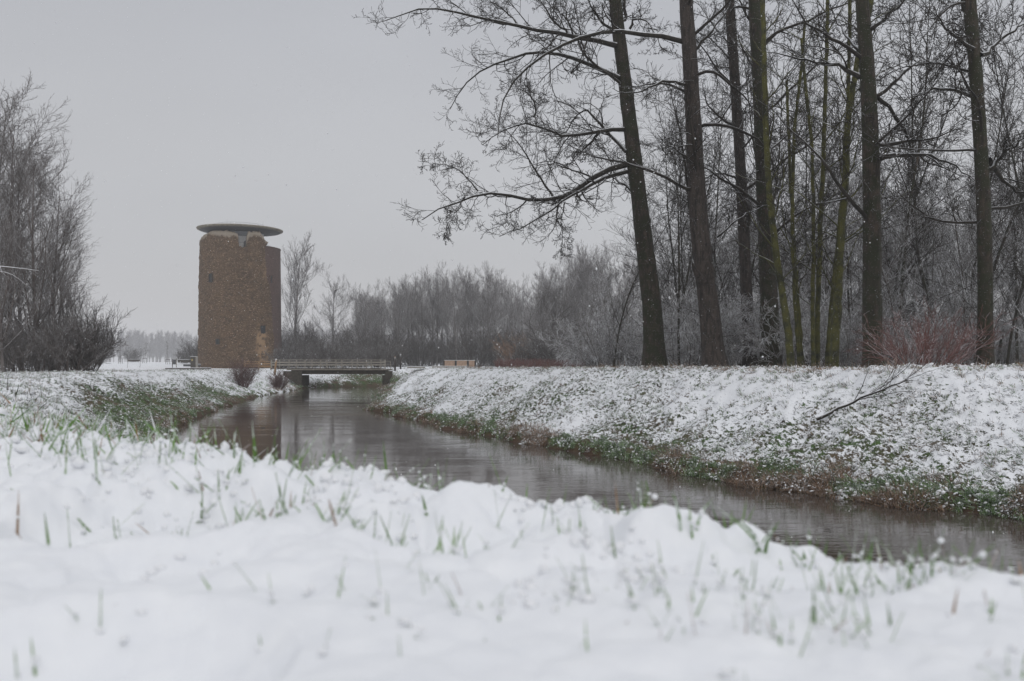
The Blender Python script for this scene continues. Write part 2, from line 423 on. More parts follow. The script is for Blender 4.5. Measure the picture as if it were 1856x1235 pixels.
# ------------------------------------------------------------------ ground sheet (polar grid round the viewpoint)
def ground():
    r = [0.12]
    while r[-1] < 3500:
        q = r[-1]
        f = .02 if q < .6 else .0085 if q < 4.2 else .022 if q < 12 else .010 if q < 48 else .012 if q < 140 else .022 if q < 220 else .06
        r.append(q * (1 + f))
    r = np.array(r)
    th = np.concatenate([np.linspace(-32, 32, 410), np.linspace(32, 328, 70)[1:-1]])
    th = np.radians(th)
    RR, TT = np.meshgrid(r, th, indexing='ij')
    X = (RR * np.sin(TT)); Y = (RR * np.cos(TT))
    z, d, s, right = base_h(X.ravel(), Y.ravel())
    z = fine_h(X.ravel(), Y.ravel(), z, d, s)
    V = np.c_[X.ravel(), Y.ravel(), z]
    n, m = RR.shape
    i = np.arange(n * m).reshape(n, m)
    a = i[:-1]; b = i[1:]
    Q = np.stack([a, b, np.roll(b, -1, 1), np.roll(a, -1, 1)], -1).reshape(-1, 4)
    Q = Q[:, ::-1]
    V = np.vstack([V, [[0, 0, -.2]]])
    c = len(V) - 1
    T = np.stack([np.full(m, c), np.roll(i[0], -1), i[0]], -1)
    me = mesh_np('ground', V, Q, T)
    x = X.ravel(); y = Y.ravel(); rr = np.hypot(x, y)
    big = fbm(x * .22, y * .22, 3, 30)
    cover = np.where(right, .70 + .09 * sstep(1.2, 5.5, d), .80) + (big - .5) * .42
    # greener stretch of the left bank that slopes to the water
    slope_l = np.where(~right, np.exp(-((d - 1.6) / 2.0) ** 2), 0) * sstep(22, 34, y) * (1 - sstep(72, 92, y))
    cover = cover - .24 * slope_l - np.where(right, .10 * np.exp(-(d / 1.4) ** 2), 0)
    lip = np.where(right, np.exp(-((d - 7.2) / 1.3) ** 2) * sstep(34, 48, y), 0)
    cover = cover - .16 * lip
    cover = np.where(y > 140, .80, cover)
    cover = cover - .30 * sstep(108, 112, y) * (1 - sstep(140, 150, y)) * (x > -27) * (x < 20) * np.exp(-(d / 4.) ** 2)
    j = (fbm(x * 1.5, y * 1.5, 3, 41) - .5)
    shore = 1 - sstep(0, .6, d + j * 2.6)
    cover = cover * (1 - .95 * shore)
    nm = np.where(s < 0, 1., np.clip(1 - s / 1.0, 0, 1))
    cover = np.maximum(cover, nm * 1.25)
    wet = 1 - sstep(.05, .45, d + j * .8)
    for nme, arr in (('cover', cover), ('wet', wet)):
        at_ = me.attributes.new(nme, 'FLOAT', 'POINT')
        at_.data.foreach_set('value', np.append(arr, 1.25 if nme == 'cover' else 0).astype(np.float32))
    o = link('ground', me, M['ground']); tag(o, kind='structure')
    return o
ground()
w_ = link('river', mesh_np('river', [(-70,-70,WZ),(190,-70,WZ),(190,185,WZ),(-70,185,WZ)], [[0,1,2,3]]), M['water'])
tag(w_, kind='structure')

# ------------------------------------------------------------------ haze
hz = MB().box((0, 700, 14.5), (3400, 3000, 39.5)).build('haze', None)
hm = bpy.data.materials.new('haze_air'); hm.use_nodes = True; ht = hm.node_tree; ht.nodes.clear()
ho = ht.nodes.new('ShaderNodeOutputMaterial'); hv = ht.nodes.new('ShaderNodeVolumePrincipled')
hv.inputs['Color'].default_value = (.95, .955, .975, 1); hv.inputs['Density'].default_value = .0006
hv.inputs['Anisotropy'].default_value = 0.0
ht.links.new(hv.outputs[0], ho.inputs['Volume'])
hz.data.materials.append(hm); tag(hz, kind='stuff', label='pale winter haze and falling snow mist filling the air')

# ------------------------------------------------------------------ tower
def tower():
    TX, TY = X_(436.5, 177), 177.0
    root = empty('round_tower', (TX, TY, 0), math.atan2(-TX, TY))
    tag(root, 'round ruined brick tower with a flat disc roof beyond the bridge', 'tower')
    R0 = 7.92
    def dep(th): return 177 - 7.6 * np.cos(th)
    def z_of(py, th): return (HY - py) * dep(th) / F
    # brick materials
    def brick(name, a, b, c, fl):
        m, t, p = newmat(name)
        co = nd(t, 'ShaderNodeTexCoord').outputs['Object']
        mp = nd(t, 'ShaderNodeMapping', {'Vector': co, 'Scale': (1, 1, 2.6)}).outputs[0]
        vo = nd(t, 'ShaderNodeTexVoronoi', {'Scale': 2.3}); t.links.new(mp, vo.inputs['Vector'])
        sp = nd(t, 'ShaderNodeSeparateColor', {0: vo.outputs['Color']}).outputs[0]
        n1 = noise(t, co, .55, 4, .65); n2 = noise(t, mp, 4.5, 3, .7)
        col = mixc(t, rng_(t, n1, .35, .65), a, b)
        col = mixc(t, math_(t, 'MULTIPLY', rng_(t, sp, .2, 1.), .6), col, c)
        col = mixc(t, rng_(t, n2, .38, .54, .9, 0), col, (.022, .014, .007))  # dark spots: shadow of the uneven face put into the brick colour
        if fl:
            n3 = noise(t, mp, 3.6, 2, .6)
            col = mixc(t, rng_(t, n3, .60, .66, 0, .85), col, (.46, .32, .21))
            sc = nd(t, 'ShaderNodeAttribute', attribute_name='scar').outputs['Fac']
            col = mixc(t, sc, col, mixc(t, n2, (.17, .10, .05), (.45, .30, .17)))
            tp = nd(t, 'ShaderNodeAttribute', attribute_name='mortar').outputs['Fac']
            col = mixc(t, tp, col, mixc(t, n2, (.20, .165, .12), (.36, .31, .25)))
        t.links.new(col, p.inputs['Base Color']); p.inputs['Roughness'].default_value = .95
        bump(t, p, n2, .8, .08)
        return m
    mb_old = brick('old_brick', (.064, .037, .016), (.118, .069, .031), (.20, .122, .064), True)
    mb_new = brick('new_brick', (.105, .062, .050), (.13, .077, .063), (.15, .092, .077), False)
    # ruin: outer shell with rough face, broken top and irregular right edge
    topx = [350,363,364,366,370,376,385,397,410,424,430,432,432.6,446,446.6,448,451,456,462,472,475,477,478.4,478.6,482,486,488.3,489,520]
    topy = [441,441,434,431,427,423.5,420,418.5,418.7,421,424,428,446.5,446.5,432,424,420,418.5,418,418,421,424,430,432,433,437,444,447,447]
    nth = 270
    th = np.linspace(R(-150), R(62), nth)
    px = 436.5 + R0 * np.sin(th) / .1073
    pt = np.interp(px, topx, topy)
    back = np.cos(th) < 0
    pt = np.where(back, 440 - 8 * fbm(th * 6, th * 0, 3, 2), pt)
    zt = z_of(pt, th) + (fbm(th * 30, th * 0 + 3, 2, 8) - .5) * .55
    # right boundary by height
    by = [418,432,447,470,497,520,540,570,604,652,680]; bx = [488.5,488.5,478.6,479.5,481,486,490.4,491,493,494.4,494.5]
    nz = 170
    rows = []; scar = []; mort = []
    v = np.linspace(0, 1, nz)
    zb = -1.35
    TH = th[None, :].repeat(nz, 0); Z = zb + (zt[None, :] - zb) * v[:, None]
    PY = HY - Z * F / dep(TH)
    bpx = np.interp(PY, by[::1], bx)
    bth = np.arcsin(np.clip((bpx - 436.5) * .1073 / R0, -1, .999)) + (fbm(Z * 1.3, Z * 0, 3, 77) - .5) * .09
    THc = np.minimum(TH, bth)
    PX = 436.5 + R0 * np.sin(THc) / .1073
    arc = THc * R0
    rad = R0 - .014 * (Z + 1.2) + (fbm(arc * .5, Z * .5, 3, 51) - .5) * .34 + (fbm(arc * 2.4, Z * 3, 3, 61) - .5) * .34
    def blob(cx, cy, sx, sy, p=2): return np.exp(-(np.abs((PX - cx) / sx) ** p + np.abs((PY - cy) / sy) ** p)) * (np.cos(TH) > 0)
    hole = blob(477.5, 597, 5.5, 9, 4) + .7 * blob(397.5, 620, 3, 5, 4) + .6 * blob(384.5, 505, 3, 8, 4)
    wob = (fbm(arc * .9, Z * .9, 3, 71) - .5) * 12
    sc = blob(474 + wob, 625, 9, 34, 3) * 1.0 + .5 * blob(480 + wob, 490, 5, 14) + .35 * blob(452 + wob, 478, 5, 3)+ .5 * blob(384, 494, 4, 2.5)
    sc = sc * sstep(.34, .5, fbm(arc * 2, Z * 2, 3, 81)) * 1.3
    rad = rad - .85 * hole - .25 * np.clip(sc, 0, 1) * fbm(arc * 2.2, Z * 2.2, 2, 91)
    depth_top = (zt[None, :] - Z)
    mt = np.clip(1 - (depth_top - .55 - (fbm(arc * 1.4, Z * .6, 2, 95) - .5) * 1.6) / .35, 0, 1) * (pt[None, :] < 436)
    # round over the upper edge
    rad = rad - .45 * np.clip(1 - depth_top / .5, 0, 1) ** 2
    rad = np.where(TH > bth, R0 - .35, rad)          # past the broken edge the shell dives behind the new wall
    G = [np.stack([rad * np.sin(THc), -rad * np.cos(THc), Z], -1)]
    for dr, dz in ((.9, .12), (1.35, -.05), (1.6, -.35), (1.7, -3.2)):
        rr = R0 - .35 - dr
        tc_ = THc[-1]
        zz = zt + dz + (fbm(th * 30, th * 0 + dr, 2, 5) - .5) * .2
        G.append(np.stack([rr * np.sin(tc_), -rr * np.cos(tc_), zz], -1)[None])
        mt = np.vstack([mt, np.ones((1, nth)) * (pt < 436)]); sc = np.vstack([sc, np.zeros((1, nth))])
    G = np.concatenate(G, 0)
    n, m_ = G.shape[:2]; i = np.arange(n * m_).reshape(n, m_)
    Q = np.stack([i[:-1, :-1], i[:-1, 1:], i[1:, 1:], i[1:, :-1]], -1).reshape(-1, 4)
    me = mesh_np('ruin_wall', G.reshape(-1, 3), Q, smooth=True)
    for nme, arr in (('scar', np.clip(sc, 0, 1)), ('mortar', mt)):
        a_ = me.attributes.new(nme, 'FLOAT', 'POINT'); a_.data.foreach_set('value', arr.ravel().astype(np.float32))
    o = link('ruin_wall', me, mb_old, root); o['label'] = 'rough weathered old brick shell with broken top'
    # restored smooth wall: full ring with coping and floor
    a = np.linspace(0, 2 * PI, 97)[:-1]
    prof = [(7.76, -1.35), (7.70, 3), (7.60, 10), (7.52, 18), (7.48, 22.0), (7.55, 22.02), (7.55, 22.2), (7.2, 22.22), (7.2, 21.6), (.01, 21.6)]
    pz = np.array([q_[1] for q_ in prof]); pr_ = np.array([q_[0] for q_ in prof])
    zz = np.concatenate([np.linspace(-1.35, 22.0, 60), pz[5:]]); rr_ = np.concatenate([np.interp(np.linspace(-1.35, 22.0, 60), pz[:5], pr_[:5]), pr_[5:]])
    G = []
    for r, z in zip(rr_, zz):
        st_ = math.asin((np.interp(HY - z * F / 171., by, bx) - 436.5) * .1073 / R0) - .07 if r > 7.3 else R(30)
        if r < 7: st_ = R(-150)
        aa = np.linspace(st_, R(215), 90); G.append([(r * math.sin(t_), -r * math.cos(t_), z) for t_ in aa])
    G = np.array(G)
    i = np.arange(G.shape[0] * 90).reshape(-1, 90)
    Q = np.stack([i[:-1, :-1], i[:-1, 1:], i[1:, 1:], i[1:, :-1]], -1).reshape(-1, 4)
    o = link('restored_wall', mesh_np('restored_wall', G.reshape(-1, 3), Q, smooth=False), mb_new, root)
    o['label'] = 'smooth pinkish restored brick wall on the right side'
    # disc roof (tilted a little), lathe
    prof = [(.01, -.75), (3, -.68), (6.4, -.34), (7.75, -.12), (8.02, -.03), (8.1, .1), (8.06, .22), (7.9, .28), (6, .5), (3, .72), (.01, .78)]
    G = np.array([[(r * math.cos(t_), r * math.sin(t_), z) for t_ in a] for r, z in prof])
    i = np.arange(G.shape[0] * 96).reshape(-1, 96)
    Q = np.stack([i[:-1], np.roll(i[:-1], -1, 1), np.roll(i[1:], -1, 1), i[1:]], -1).reshape(-1, 4)
    disc = link('disc_roof', mesh_np('disc_roof', G.reshape(-1, 3), Q), plain('disc_concrete', (.22, .195, .15), .85, .3, 1.6, snow=.75), root)
    so_ = MB(); so_.add(*tubes(np.array([[(0, 0, -.80), (0, 0, -.40), (0, 0, -.24)]]), np.array([[3.0, 6.4, 7.55]]), 60)); so_.build('soffit', plain('soffit_dark', (.085, .085, .088), .7, .3, 2), disc, smooth=True)  # separate darker sheet under the disc
    disc.location = (-.12, 0, 25.72); disc.rotation_euler = (R(.6), R(.35), 0)
    b = MB()                                       # low railing and two thin masts on the roof
    P = np.array([[(4.6 * math.cos(t_), 4.6 * math.sin(t_), 1.0) for t_ in np.linspace(0, 2 * PI, 49)]])
    b.add(*tubes(P, np.full((1, 49), .03), 4))
    for t_ in np.linspace(0, 2 * PI, 17)[:-1]:
        b.bar((4.6 * math.cos(t_), 4.6 * math.sin(t_), .55), (4.6 * math.cos(t_), 4.6 * math.sin(t_), 1.0), .025, n=4)
    b.build('roof_railing', M['grey_metal'], disc)
    for x_, h_ in ((-2.4, 1.0), (4.2, .8)):
        MB().bar((x_, -3, .6), (x_, -3, .6 + h_), .035, .015, 4).build('mast', M['grey_metal'], disc)
    # glazed white core carrying the disc
    core = MB(); P = np.array([[(0, 0, 21.6), (0, 0, 24.2)]]); core.add(*tubes(P, np.full((1, 2), 4.0), 40))
    core.build('lantern_core', M['white_render'], root, smooth=True)
    bm_ = MB(); bm_.add(*tubes(np.array([[(0, 0, 24.2), (0, 0, 25.1)]]), np.array([[4.1, 4.3]]), 40))
    bm_.build('ring_beam', M['grey_metal'], root, smooth=True)
    rl = MB(); P = np.array([[(5.6 * math.cos(t_), 5.6 * math.sin(t_), 22.75) for t_ in np.linspace(0, 2 * PI, 49)]])
    rl.add(*tubes(P, np.full((1, 49), .03), 4)); rl.build('deck_railing', M['dark_metal'], root)
    # pointed dark stair hood right of the notch
    hd = MB(); P = np.array([[(1.0, -6.2, 21.7), (1.0, -6.2, 22.6), (1.0, -6.2, 23.0), (1.0, -6.2, 23.2)]])
    hd.add(*tubes(P, np.array([[.5, .48, .3, .05]]), 12)); hd.build('stair_hood', M['dark_metal'], root, smooth=True)
    # slit windows and wall holes: surround with a dark sheet standing for inner shade
    for pxw, pyw, ww, hh, rr in ((384.6, 505, .50, 1.45, 7.72), (489.8, 505, .40, 1.3, 7.66), (397.3, 620, .55, .8, 7.8), (477.5, 598, .9, 1.5, 7.15)):
        t_ = math.asin((pxw - 436.5) * .1073 / R0); zc = (HY - pyw) * (177 - 7.6 * math.cos(t_)) / F
        c, s = math.cos(t_), math.sin(t_)
        def P(u, out_, z): return ((rr + out_) * s + u * c, -(rr + out_) * c + u * s, z)
        fr = MB(); fw = .09
        smooth_wall = pxw > 485
        for u in (-ww / 2 - fw / 2, ww / 2 + fw / 2): fr.box(P(u, 0, zc), (fw, .3, hh), t_)
        fr.box(P(0, 0, zc + hh / 2 + fw / 2), (ww + 2 * fw, .3, fw), t_); fr.box(P(0, 0, zc - hh / 2 - fw / 2), (ww + 2 * fw, .3, fw), t_)
        fo = fr.build('wall_opening', mb_new if smooth_wall else M['dark_concrete'], root)
        MB().box(P(0, .02, zc), (ww + .01, .06, hh + .01), t_).build('pane', M['dark_opening'], fo)
tower()

# ------------------------------------------------------------------ bridge
def bridge():
    Y0 = 111.0
    root = empty('footbridge', (X_(595, Y0), Y0, 0)); ox, oy = root.location[0], root.location[1]
    tag(root, 'low concrete bridge with wooden railings spanning the river', 'bridge')
    sc_ = Y0 / F
    def lx(px, Y=Y0): return X_(px, Y) - ox
    def lz(py, Y=Y0): return (HY - py) * Y / F
    x0, x1 = lx(520), lx(704)
    d = MB(); d.box(((x0 + x1) / 2, 1.9, -.82), (x1 - x0, 4.2, .16)); d.build('deck', M['concrete_snow'], root)
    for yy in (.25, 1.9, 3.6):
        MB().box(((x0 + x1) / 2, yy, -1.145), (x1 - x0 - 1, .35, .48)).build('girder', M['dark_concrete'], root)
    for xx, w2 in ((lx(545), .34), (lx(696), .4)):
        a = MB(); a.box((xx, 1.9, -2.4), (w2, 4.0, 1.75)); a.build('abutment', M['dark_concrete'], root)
    # wing walls sloping down each side
    def wing(xa, xb, zt_, zb_, y):
        V = [(xa, y, zt_), (xb, y, zt_), (xb, y, zb_), (xa, y, zt_ - .5), (xa, y + .35, zt_), (xb, y + .35, zt_), (xb, y + .35, zb_), (xa, y + .35, zt_ - .5)]
        b = MB(); b.add(V, [[0,3,2,1],[4,5,6,7],[0,1,5,4],[1,2,6,5],[2,3,7,6],[3,0,4,7]]); return b
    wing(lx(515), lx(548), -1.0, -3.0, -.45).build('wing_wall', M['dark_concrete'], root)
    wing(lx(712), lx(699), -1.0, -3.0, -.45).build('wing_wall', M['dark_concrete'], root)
    # railings: near and far side, posts one by one, three rails
    proto = None; rpro = None
    for side, yy in ((0, 0.), (1, 3.8)):
        posts = [lx(p_) for p_ in (492, 524, 553, 581, 609, 638, 664, 690)]
        for x in posts:
            if proto is None:
                proto = MB().box((0, 0, 0), (.13, .13, 1.12)).build('post', M['old_wood'], root); q = proto
            else:
                q = proto.copy(); C.objects.link(q)
            q.location = (x, yy, -.19)
            if side == 0 and x < posts[2]:
                q.data = q.data.copy() if False else q.data
        L = posts[-1] - posts[0]
        for zz, hh, tt in ((.34, .06, .16), (.06, .17, .06), (-.25, .17, .06)):
            r_ = MB().box(((posts[0] + posts[-1]) / 2, yy - (.075 if hh > .1 else 0), zz + (.03 if hh < .1 else 0)), (L + .2, tt, hh)).build('rail', M['old_wood'], root)
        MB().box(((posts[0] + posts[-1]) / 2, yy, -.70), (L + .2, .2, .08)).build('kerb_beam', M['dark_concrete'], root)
    # timber wing of the railing on the left bank, orange light in its colour
    t = empty('approach_railing', (X_(468, 113), 113, 0)); ax = t.location[0]
    tag(t, 'warm brown timber railing section left of the bridge in front of the tower', 'railing')
    pr = None
    for p_ in (443.5, 469, 491):
        if pr is None: pr = MB().box((0, 0, 0), (.12, .12, 1.05)).build('post', M['warm_wood'], t); q = pr
        else: q = pr.copy(); C.objects.link(q)
        q.location = (X_(p_, 113) - ax, 0, -.38)
    L = X_(491, 113) - X_(443.5, 113); m_ = (X_(491, 113) + X_(443.5, 113)) / 2 - ax
    for zz, hh, tt in ((.16, .07, .14), (-.10, .15, .05), (-.42, .15, .05)):
        MB().box((m_, -.09 if hh > .1 else 0, zz), (L + .15, tt, hh)).build('rail', M['warm_wood'], t)
    # thin railing end right of the bridge
    t = empty('end_railing', (X_(699, 114), 114, -.8)); tag(t, 'thin open railing end just right of the bridge', 'railing')
    for i, xx in enumerate((-.1, .62)): MB().box((xx, 0, .5), (.06, .06, 1.05)).build('post', M['old_wood'], t)
    for zz in (.55, .99): MB().box((.1, 0, zz), (1.2, .04, .05)).build('rail', M['old_wood'], t)
bridge()

# ------------------------------------------------------------------ small things round the bridge and tower
def post(px, y_top, y_bot, Y, r, name, label, mat, lean=0, cap=None):
    a = at(px, y_bot, Y); b_ = at(px, y_top, Y); h = b_[2] - a[2]
    e_ = empty(name, a); tag(e_, label, 'post')
    MB().bar((0, 0, -.4), (lean, 0, h), r, r * .9, 8).build('shaft', mat, e_, smooth=True)
    MB().bar((lean, 0, h), (lean * 1.02, 0, h + .09), r * 1.1, r * .5, 8).build('snow_cap' if cap is None else 'cap', M['snow'] if cap is None else cap, e_, smooth=True)
post(497.5, 652, 676, 106, .12, 'timber_post', 'leaning old timber post standing before the left end of the bridge', M['warm_wood'], .2)
post(716, 648, 667, 112, .11, 'marker_post', 'dark post right of the bridge, nearer and thicker of the pair', M['post_wood'], cap=M['pink_panel'])
post(726, 643, 664, 122, .10, 'marker_post', 'thinner dark post right of the bridge with a pale tall tip', M['post_wood'])

def block(name, label, cat, px0, px1, y0, y1, Y, depth, mat, extra=None):
    a = at(px0, y1, Y); b_ = at(px1, y0, Y)
    cx = (a[0] + b_[0]) / 2
    e_ = empty(name, (cx, Y, a[2])); tag(e_, label, cat)
    MB().box((0, depth / 2, (b_[2] - a[2]) / 2), (b_[0] - a[0], depth, b_[2] - a[2])).build('body', mat, e_, bevel=.02)
    MB().box((0, depth / 2, b_[2] - a[2] + .025), (b_[0] - a[0] + .06, depth + .06, .05)).build('snow_cap', M['snow'], e_)
    return e_, b_[0] - a[0], b_[2] - a[2]
block('terrace_wall', 'long low brown concrete wall at the foot of the tower', 'wall', 299, 372, 667.3, 673.5, 150, 3.0, M['dark_concrete'])
e_, w2, h2 = block('stone_pillar', 'squat concrete pillar with a yellow plate left of the tower', 'pillar', 345.2, 354.5, 646.8, 668, 152, .8, M['dark_concrete'])
MB().box((-.15, -.02, h2 * .72), (.22, .04, .3)).build('plate', M['panel_yellow'], e_)
MB().box((w2 / 2 + .06, .4, h2 / 2), (.12, .82, h2)).build('side_slab', M['concrete'], e_)
e_ = empty('info_sign', at(316, 667, 153)); tag(e_, 'small dark information sign on two posts left of the tower', 'sign')
MB().box((0, 0, .98), (.48, .06, .82)).build('panel', M['dark_metal'], e_)
for xx in (-.33, .33): MB().box((xx, 0, .7), (.1, .1, 1.6)).build('leg', M['post_wood'] if xx < 0 else M['concrete_snow'], e_)
block('stone_bench', 'dark slab bench between the sign and the pillar', 'bench', 322, 343, 652.3, 657.5, 165, .9, M['dark_concrete'])
block('stone_bench', 'long dark bench out on the snowy field left of the sign', 'bench', 232, 251, 651.8, 655, 205, .8, M['dark_concrete'])
block('stone_bench', 'low grey slab right against the foot of the tower', 'bench', 332, 361, 660.5, 664.5, 158, .8, M['dark_metal'])
block('snowy_slab', 'snow covered concrete slab edge right of the bridge', 'slab', 738, 768, 665, 667.5, 100, 1.5, M['concrete'])
block('snowy_slab', 'longer snow covered slab edge in front of the pale shelter wall', 'slab', 783, 846, 664.3, 666.6, 98, 1.5, M['concrete'])
e_ = empty('shelter_wall', at(838, 664, 118)); tag(e_, 'low pale orange panel wall beyond the right bank', 'wall')
sx = 118 / F
for x0, x1 in ((-32, -14), (-10, 8), (12, 22)):
    MB().box(((x0 + x1) / 2 * sx, 0, .33), ((x1 - x0) * sx, .12, .78)).build('panel', M['pink_panel'], e_)
for x0 in (-33, -12, 10, 23):
    MB().box((x0 * sx, .02, .3), (.13, .2, .95)).build('post', M['post_wood'], e_)
MB().box((-5 * sx, .02, .76), (57 * sx, .22, .06)).build('snow_cap', M['snow'], e_)

# ------------------------------------------------------------------ trees
def grow(S, D, L, k, wander, trop, rng, flat=0):
    """vectorised polylines: start S (N,3), direction D (N,3), length L (N,)"""
    N = len(S); P = np.empty((N, k + 1, 3)); P[:, 0] = S; D = D.copy()
    drift = rng.standard_normal((N, 3)) * wander * .6
    for i in range(k):
        D = D + rng.standard_normal((N, 3)) * wander + drift
        D[:, 2] += trop
        D /= np.linalg.norm(D, axis=1, keepdims=True) + 1e-9
        P[:, i + 1] = P[:, i] + D * (L / k)[:, None]
    return P
def taper(r0, k, end=.25, p=1.0):
    t = np.linspace(0, 1, k + 1)[None]; return np.asarray(r0)[:, None] * (1 - (1 - end) * t ** p)
def kids(P, r, L, n, t0, t1, ang, ratio, rng, rr=.55, rmin=.002, angv=.25, shrink=.5):
    N, k1, _ = P.shape; k = k1 - 1
    t = t0 + (t1 - t0) * (np.arange(n)[None] + rng.random((N, n))) / n
    f = t * k; i = np.clip(f.astype(int), 0, k - 1); fr = (f - i)
    b = np.arange(N)[:, None]
    A = P[b, i]; B = P[b, i + 1]; S = A + (B - A) * fr[..., None]
    T = B - A; T /= np.linalg.norm(T, axis=2, keepdims=True) + 1e-9
    rv = rng.standard_normal(T.shape); rv -= (rv * T).sum(2, keepdims=True) * T; rv /= np.linalg.norm(rv, axis=2, keepdims=True) + 1e-9
    an = ang * (1 + angv * rng.standard_normal((N, n)))
    D = T * np.cos(an)[..., None] + rv * np.sin(an)[..., None]
    rad = (r[b, i] + (r[b, i + 1] - r[b, i]) * fr) * rr
    rad = np.maximum(rad * (.7 + .5 * rng.random(rad.shape)), rmin)
    Lc = L[:, None] * ratio * (1 - shrink * t) * (.6 + .8 * rng.random((N, n)))
    return S.reshape(-1, 3), D.reshape(-1, 3), Lc.ravel(), rad.ravel()

def make_tree(h, r0, rng, n1=22, ang=.9, ratio=.32, trop=.10, n2=8, n3=6, n4=0, t0=.2, rmin=.006, lean=.03, tw=.12, wob=.02, shrink=.6, top=.15, sides1=4, trop2=None, r4=.5, lead=None):
    """returns (trunk V,Q), (crown V,Q)"""
    trop2 = trop if trop2 is None else trop2
    S = np.zeros((1, 3)); S[0, 2] = -.3
    D = np.array([[rng.normal() * lean, rng.normal() * lean, 1.]])
    tp = grow(S, D, np.array([h + .3]), 14, wob, .03, rng); tr = taper([r0], 14, top)
    tr[:, 0] *= 1.25
    tv = tubes(tp, tr, 8)
    parts = []
    s, d, l, r = kids(tp, tr, np.array([h]), n1, t0, 1., ang, ratio, rng, rr=.45, rmin=rmin * 2, shrink=shrink)
    P1 = grow(s, d, l, 6, tw, trop, rng); R1 = taper(r, 6, .25); parts.append(tubes(P1, R1, sides1))
    s, d, l2, r = kids(P1, R1, l, n2, .12, 1., .7, .5, rng, rr=.6, rmin=rmin * 1.3)
    P2 = grow(s, d, l2, 4, tw * 1.1, trop2, rng); R2 = taper(r, 4, .4); parts.append(tubes(P2, R2, 3))
    s, d, l3, r = kids(P2, R2, l2, n3, .1, 1., .65, .55, rng, rr=.65, rmin=rmin)
    P3 = grow(s, d, l3, 2 if not n4 else 3, tw * 1.2, trop2, rng); R3 = taper(r, P3.shape[1] - 1, .5); parts.append(tubes(P3, R3, 3))
    if n4:
        s, d, l4, r = kids(P3, R3, l3, n4, .1, 1., .7, r4, rng, rr=.7, rmin=rmin * .8)
        P4 = grow(s, d, l4, 2, tw, trop2, rng); parts.append(tubes(P4, taper(r, 2, .5), 3))
    return tv, join(parts)

def make_bush(h, rad, rng, stems=26, n2=7, n3=5, trop=.05, rmin=.006, up=1.2, tw=.12, n4=0):
    az = rng.random(stems) * 2 * PI; q = np.sqrt(rng.random(stems))
    S = np.c_[np.cos(az) * q * rad * .25, np.sin(az) * q * rad * .25, np.full(stems, -.15)]
    D = np.c_[np.cos(az) * q * rad / h * 1.1, np.sin(az) * q * rad / h * 1.1, np.full(stems, up)]
    D /= np.linalg.norm(D, axis=1, keepdims=True)
    L = h * (.65 + .45 * rng.random(stems))
    P1 = grow(S, D, L, 6, tw * .7, trop, rng); R1 = taper(np.full(stems, max(rmin * 2.2, h * .006)), 6, .3)
    stem = tubes(P1, R1, 4)
    s, d, l2, r = kids(P1, R1, L, n2, .12, 1., .55, .45, rng, rr=.6, rmin=rmin)
    P2 = grow(s, d, l2, 3, tw, trop, rng); R2 = taper(r, 3, .5); parts = [tubes(P2, R2, 3)]
    s, d, l3, r = kids(P2, R2, l2, n3, .1, 1., .6, .6, rng, rr=.7, rmin=rmin)
    P3 = grow(s, d, l3, 2, tw, trop, rng); R3 = taper(r, 2, .6); parts.append(tubes(P3, R3, 3))
    if n4:
        s, d, l4, r = kids(P3, R3, l3, n4, .1, 1., .6, .6, rng, rr=.7, rmin=rmin)
        parts.append(tubes(grow(s, d, l4, 2, tw, trop, rng), taper(r, 2, .6), 3))
    return stem, join(parts)

def tree_obj(name, trunk, crown, tm, cm, t_name='trunk', c_name='crown'):
    e_ = empty(name)
    link(t_name, mesh_np(name + '_trunk', *trunk), tm, e_)
    link(c_name, mesh_np(name + '_crown', *crown), cm, e_)
    return e_
used = set()
def place(proto, x, y, s=1, rz=0, label=None, cat='tree', group=None, z=None, name=None, sz=None):
    if proto.name in used: o = copy_tree(proto)
    else: used.add(proto.name); o = proto
    if name: o.name = name
    o.location = (x, y, Hp(x, y) - .05 if z is None else z); o.rotation_euler = (0, 0, rz)
    o.scale = (s, s, s * (sz or 1))
    for k_ in ('label', 'group'):
        if k_ in o: del o[k_]
    tag(o, label, cat, group)
    return o

# ---- six big poplars on the right bank, trunks traced and set at their own distance
def resample(pts, n):
    pts = np.asarray(pts, float); d = np.r_[0, np.cumsum(np.linalg.norm(np.diff(pts, axis=0), axis=1))]
    u = np.linspace(0, d[-1], n)
    out_ = np.stack([np.interp(u, d, pts[:, j]) for j in range(pts.shape[1])], -1)
    for _ in range(2): out_[1:-1] = (out_[:-2] + 2 * out_[1:-1] + out_[2:]) / 4
    return out_
def traced(pp, Y, dY=0.0, n=13, wob=0.0, rng=None):
    pp = resample(pp, n); t = np.linspace(0, 1, n)
    yy = Y + dY * t + (np.sin(t * 7 + Y) * wob)
    return np.c_[(pp[:, 0] - HX) / F * yy, yy, (HY - pp[:, 1]) / F * yy]

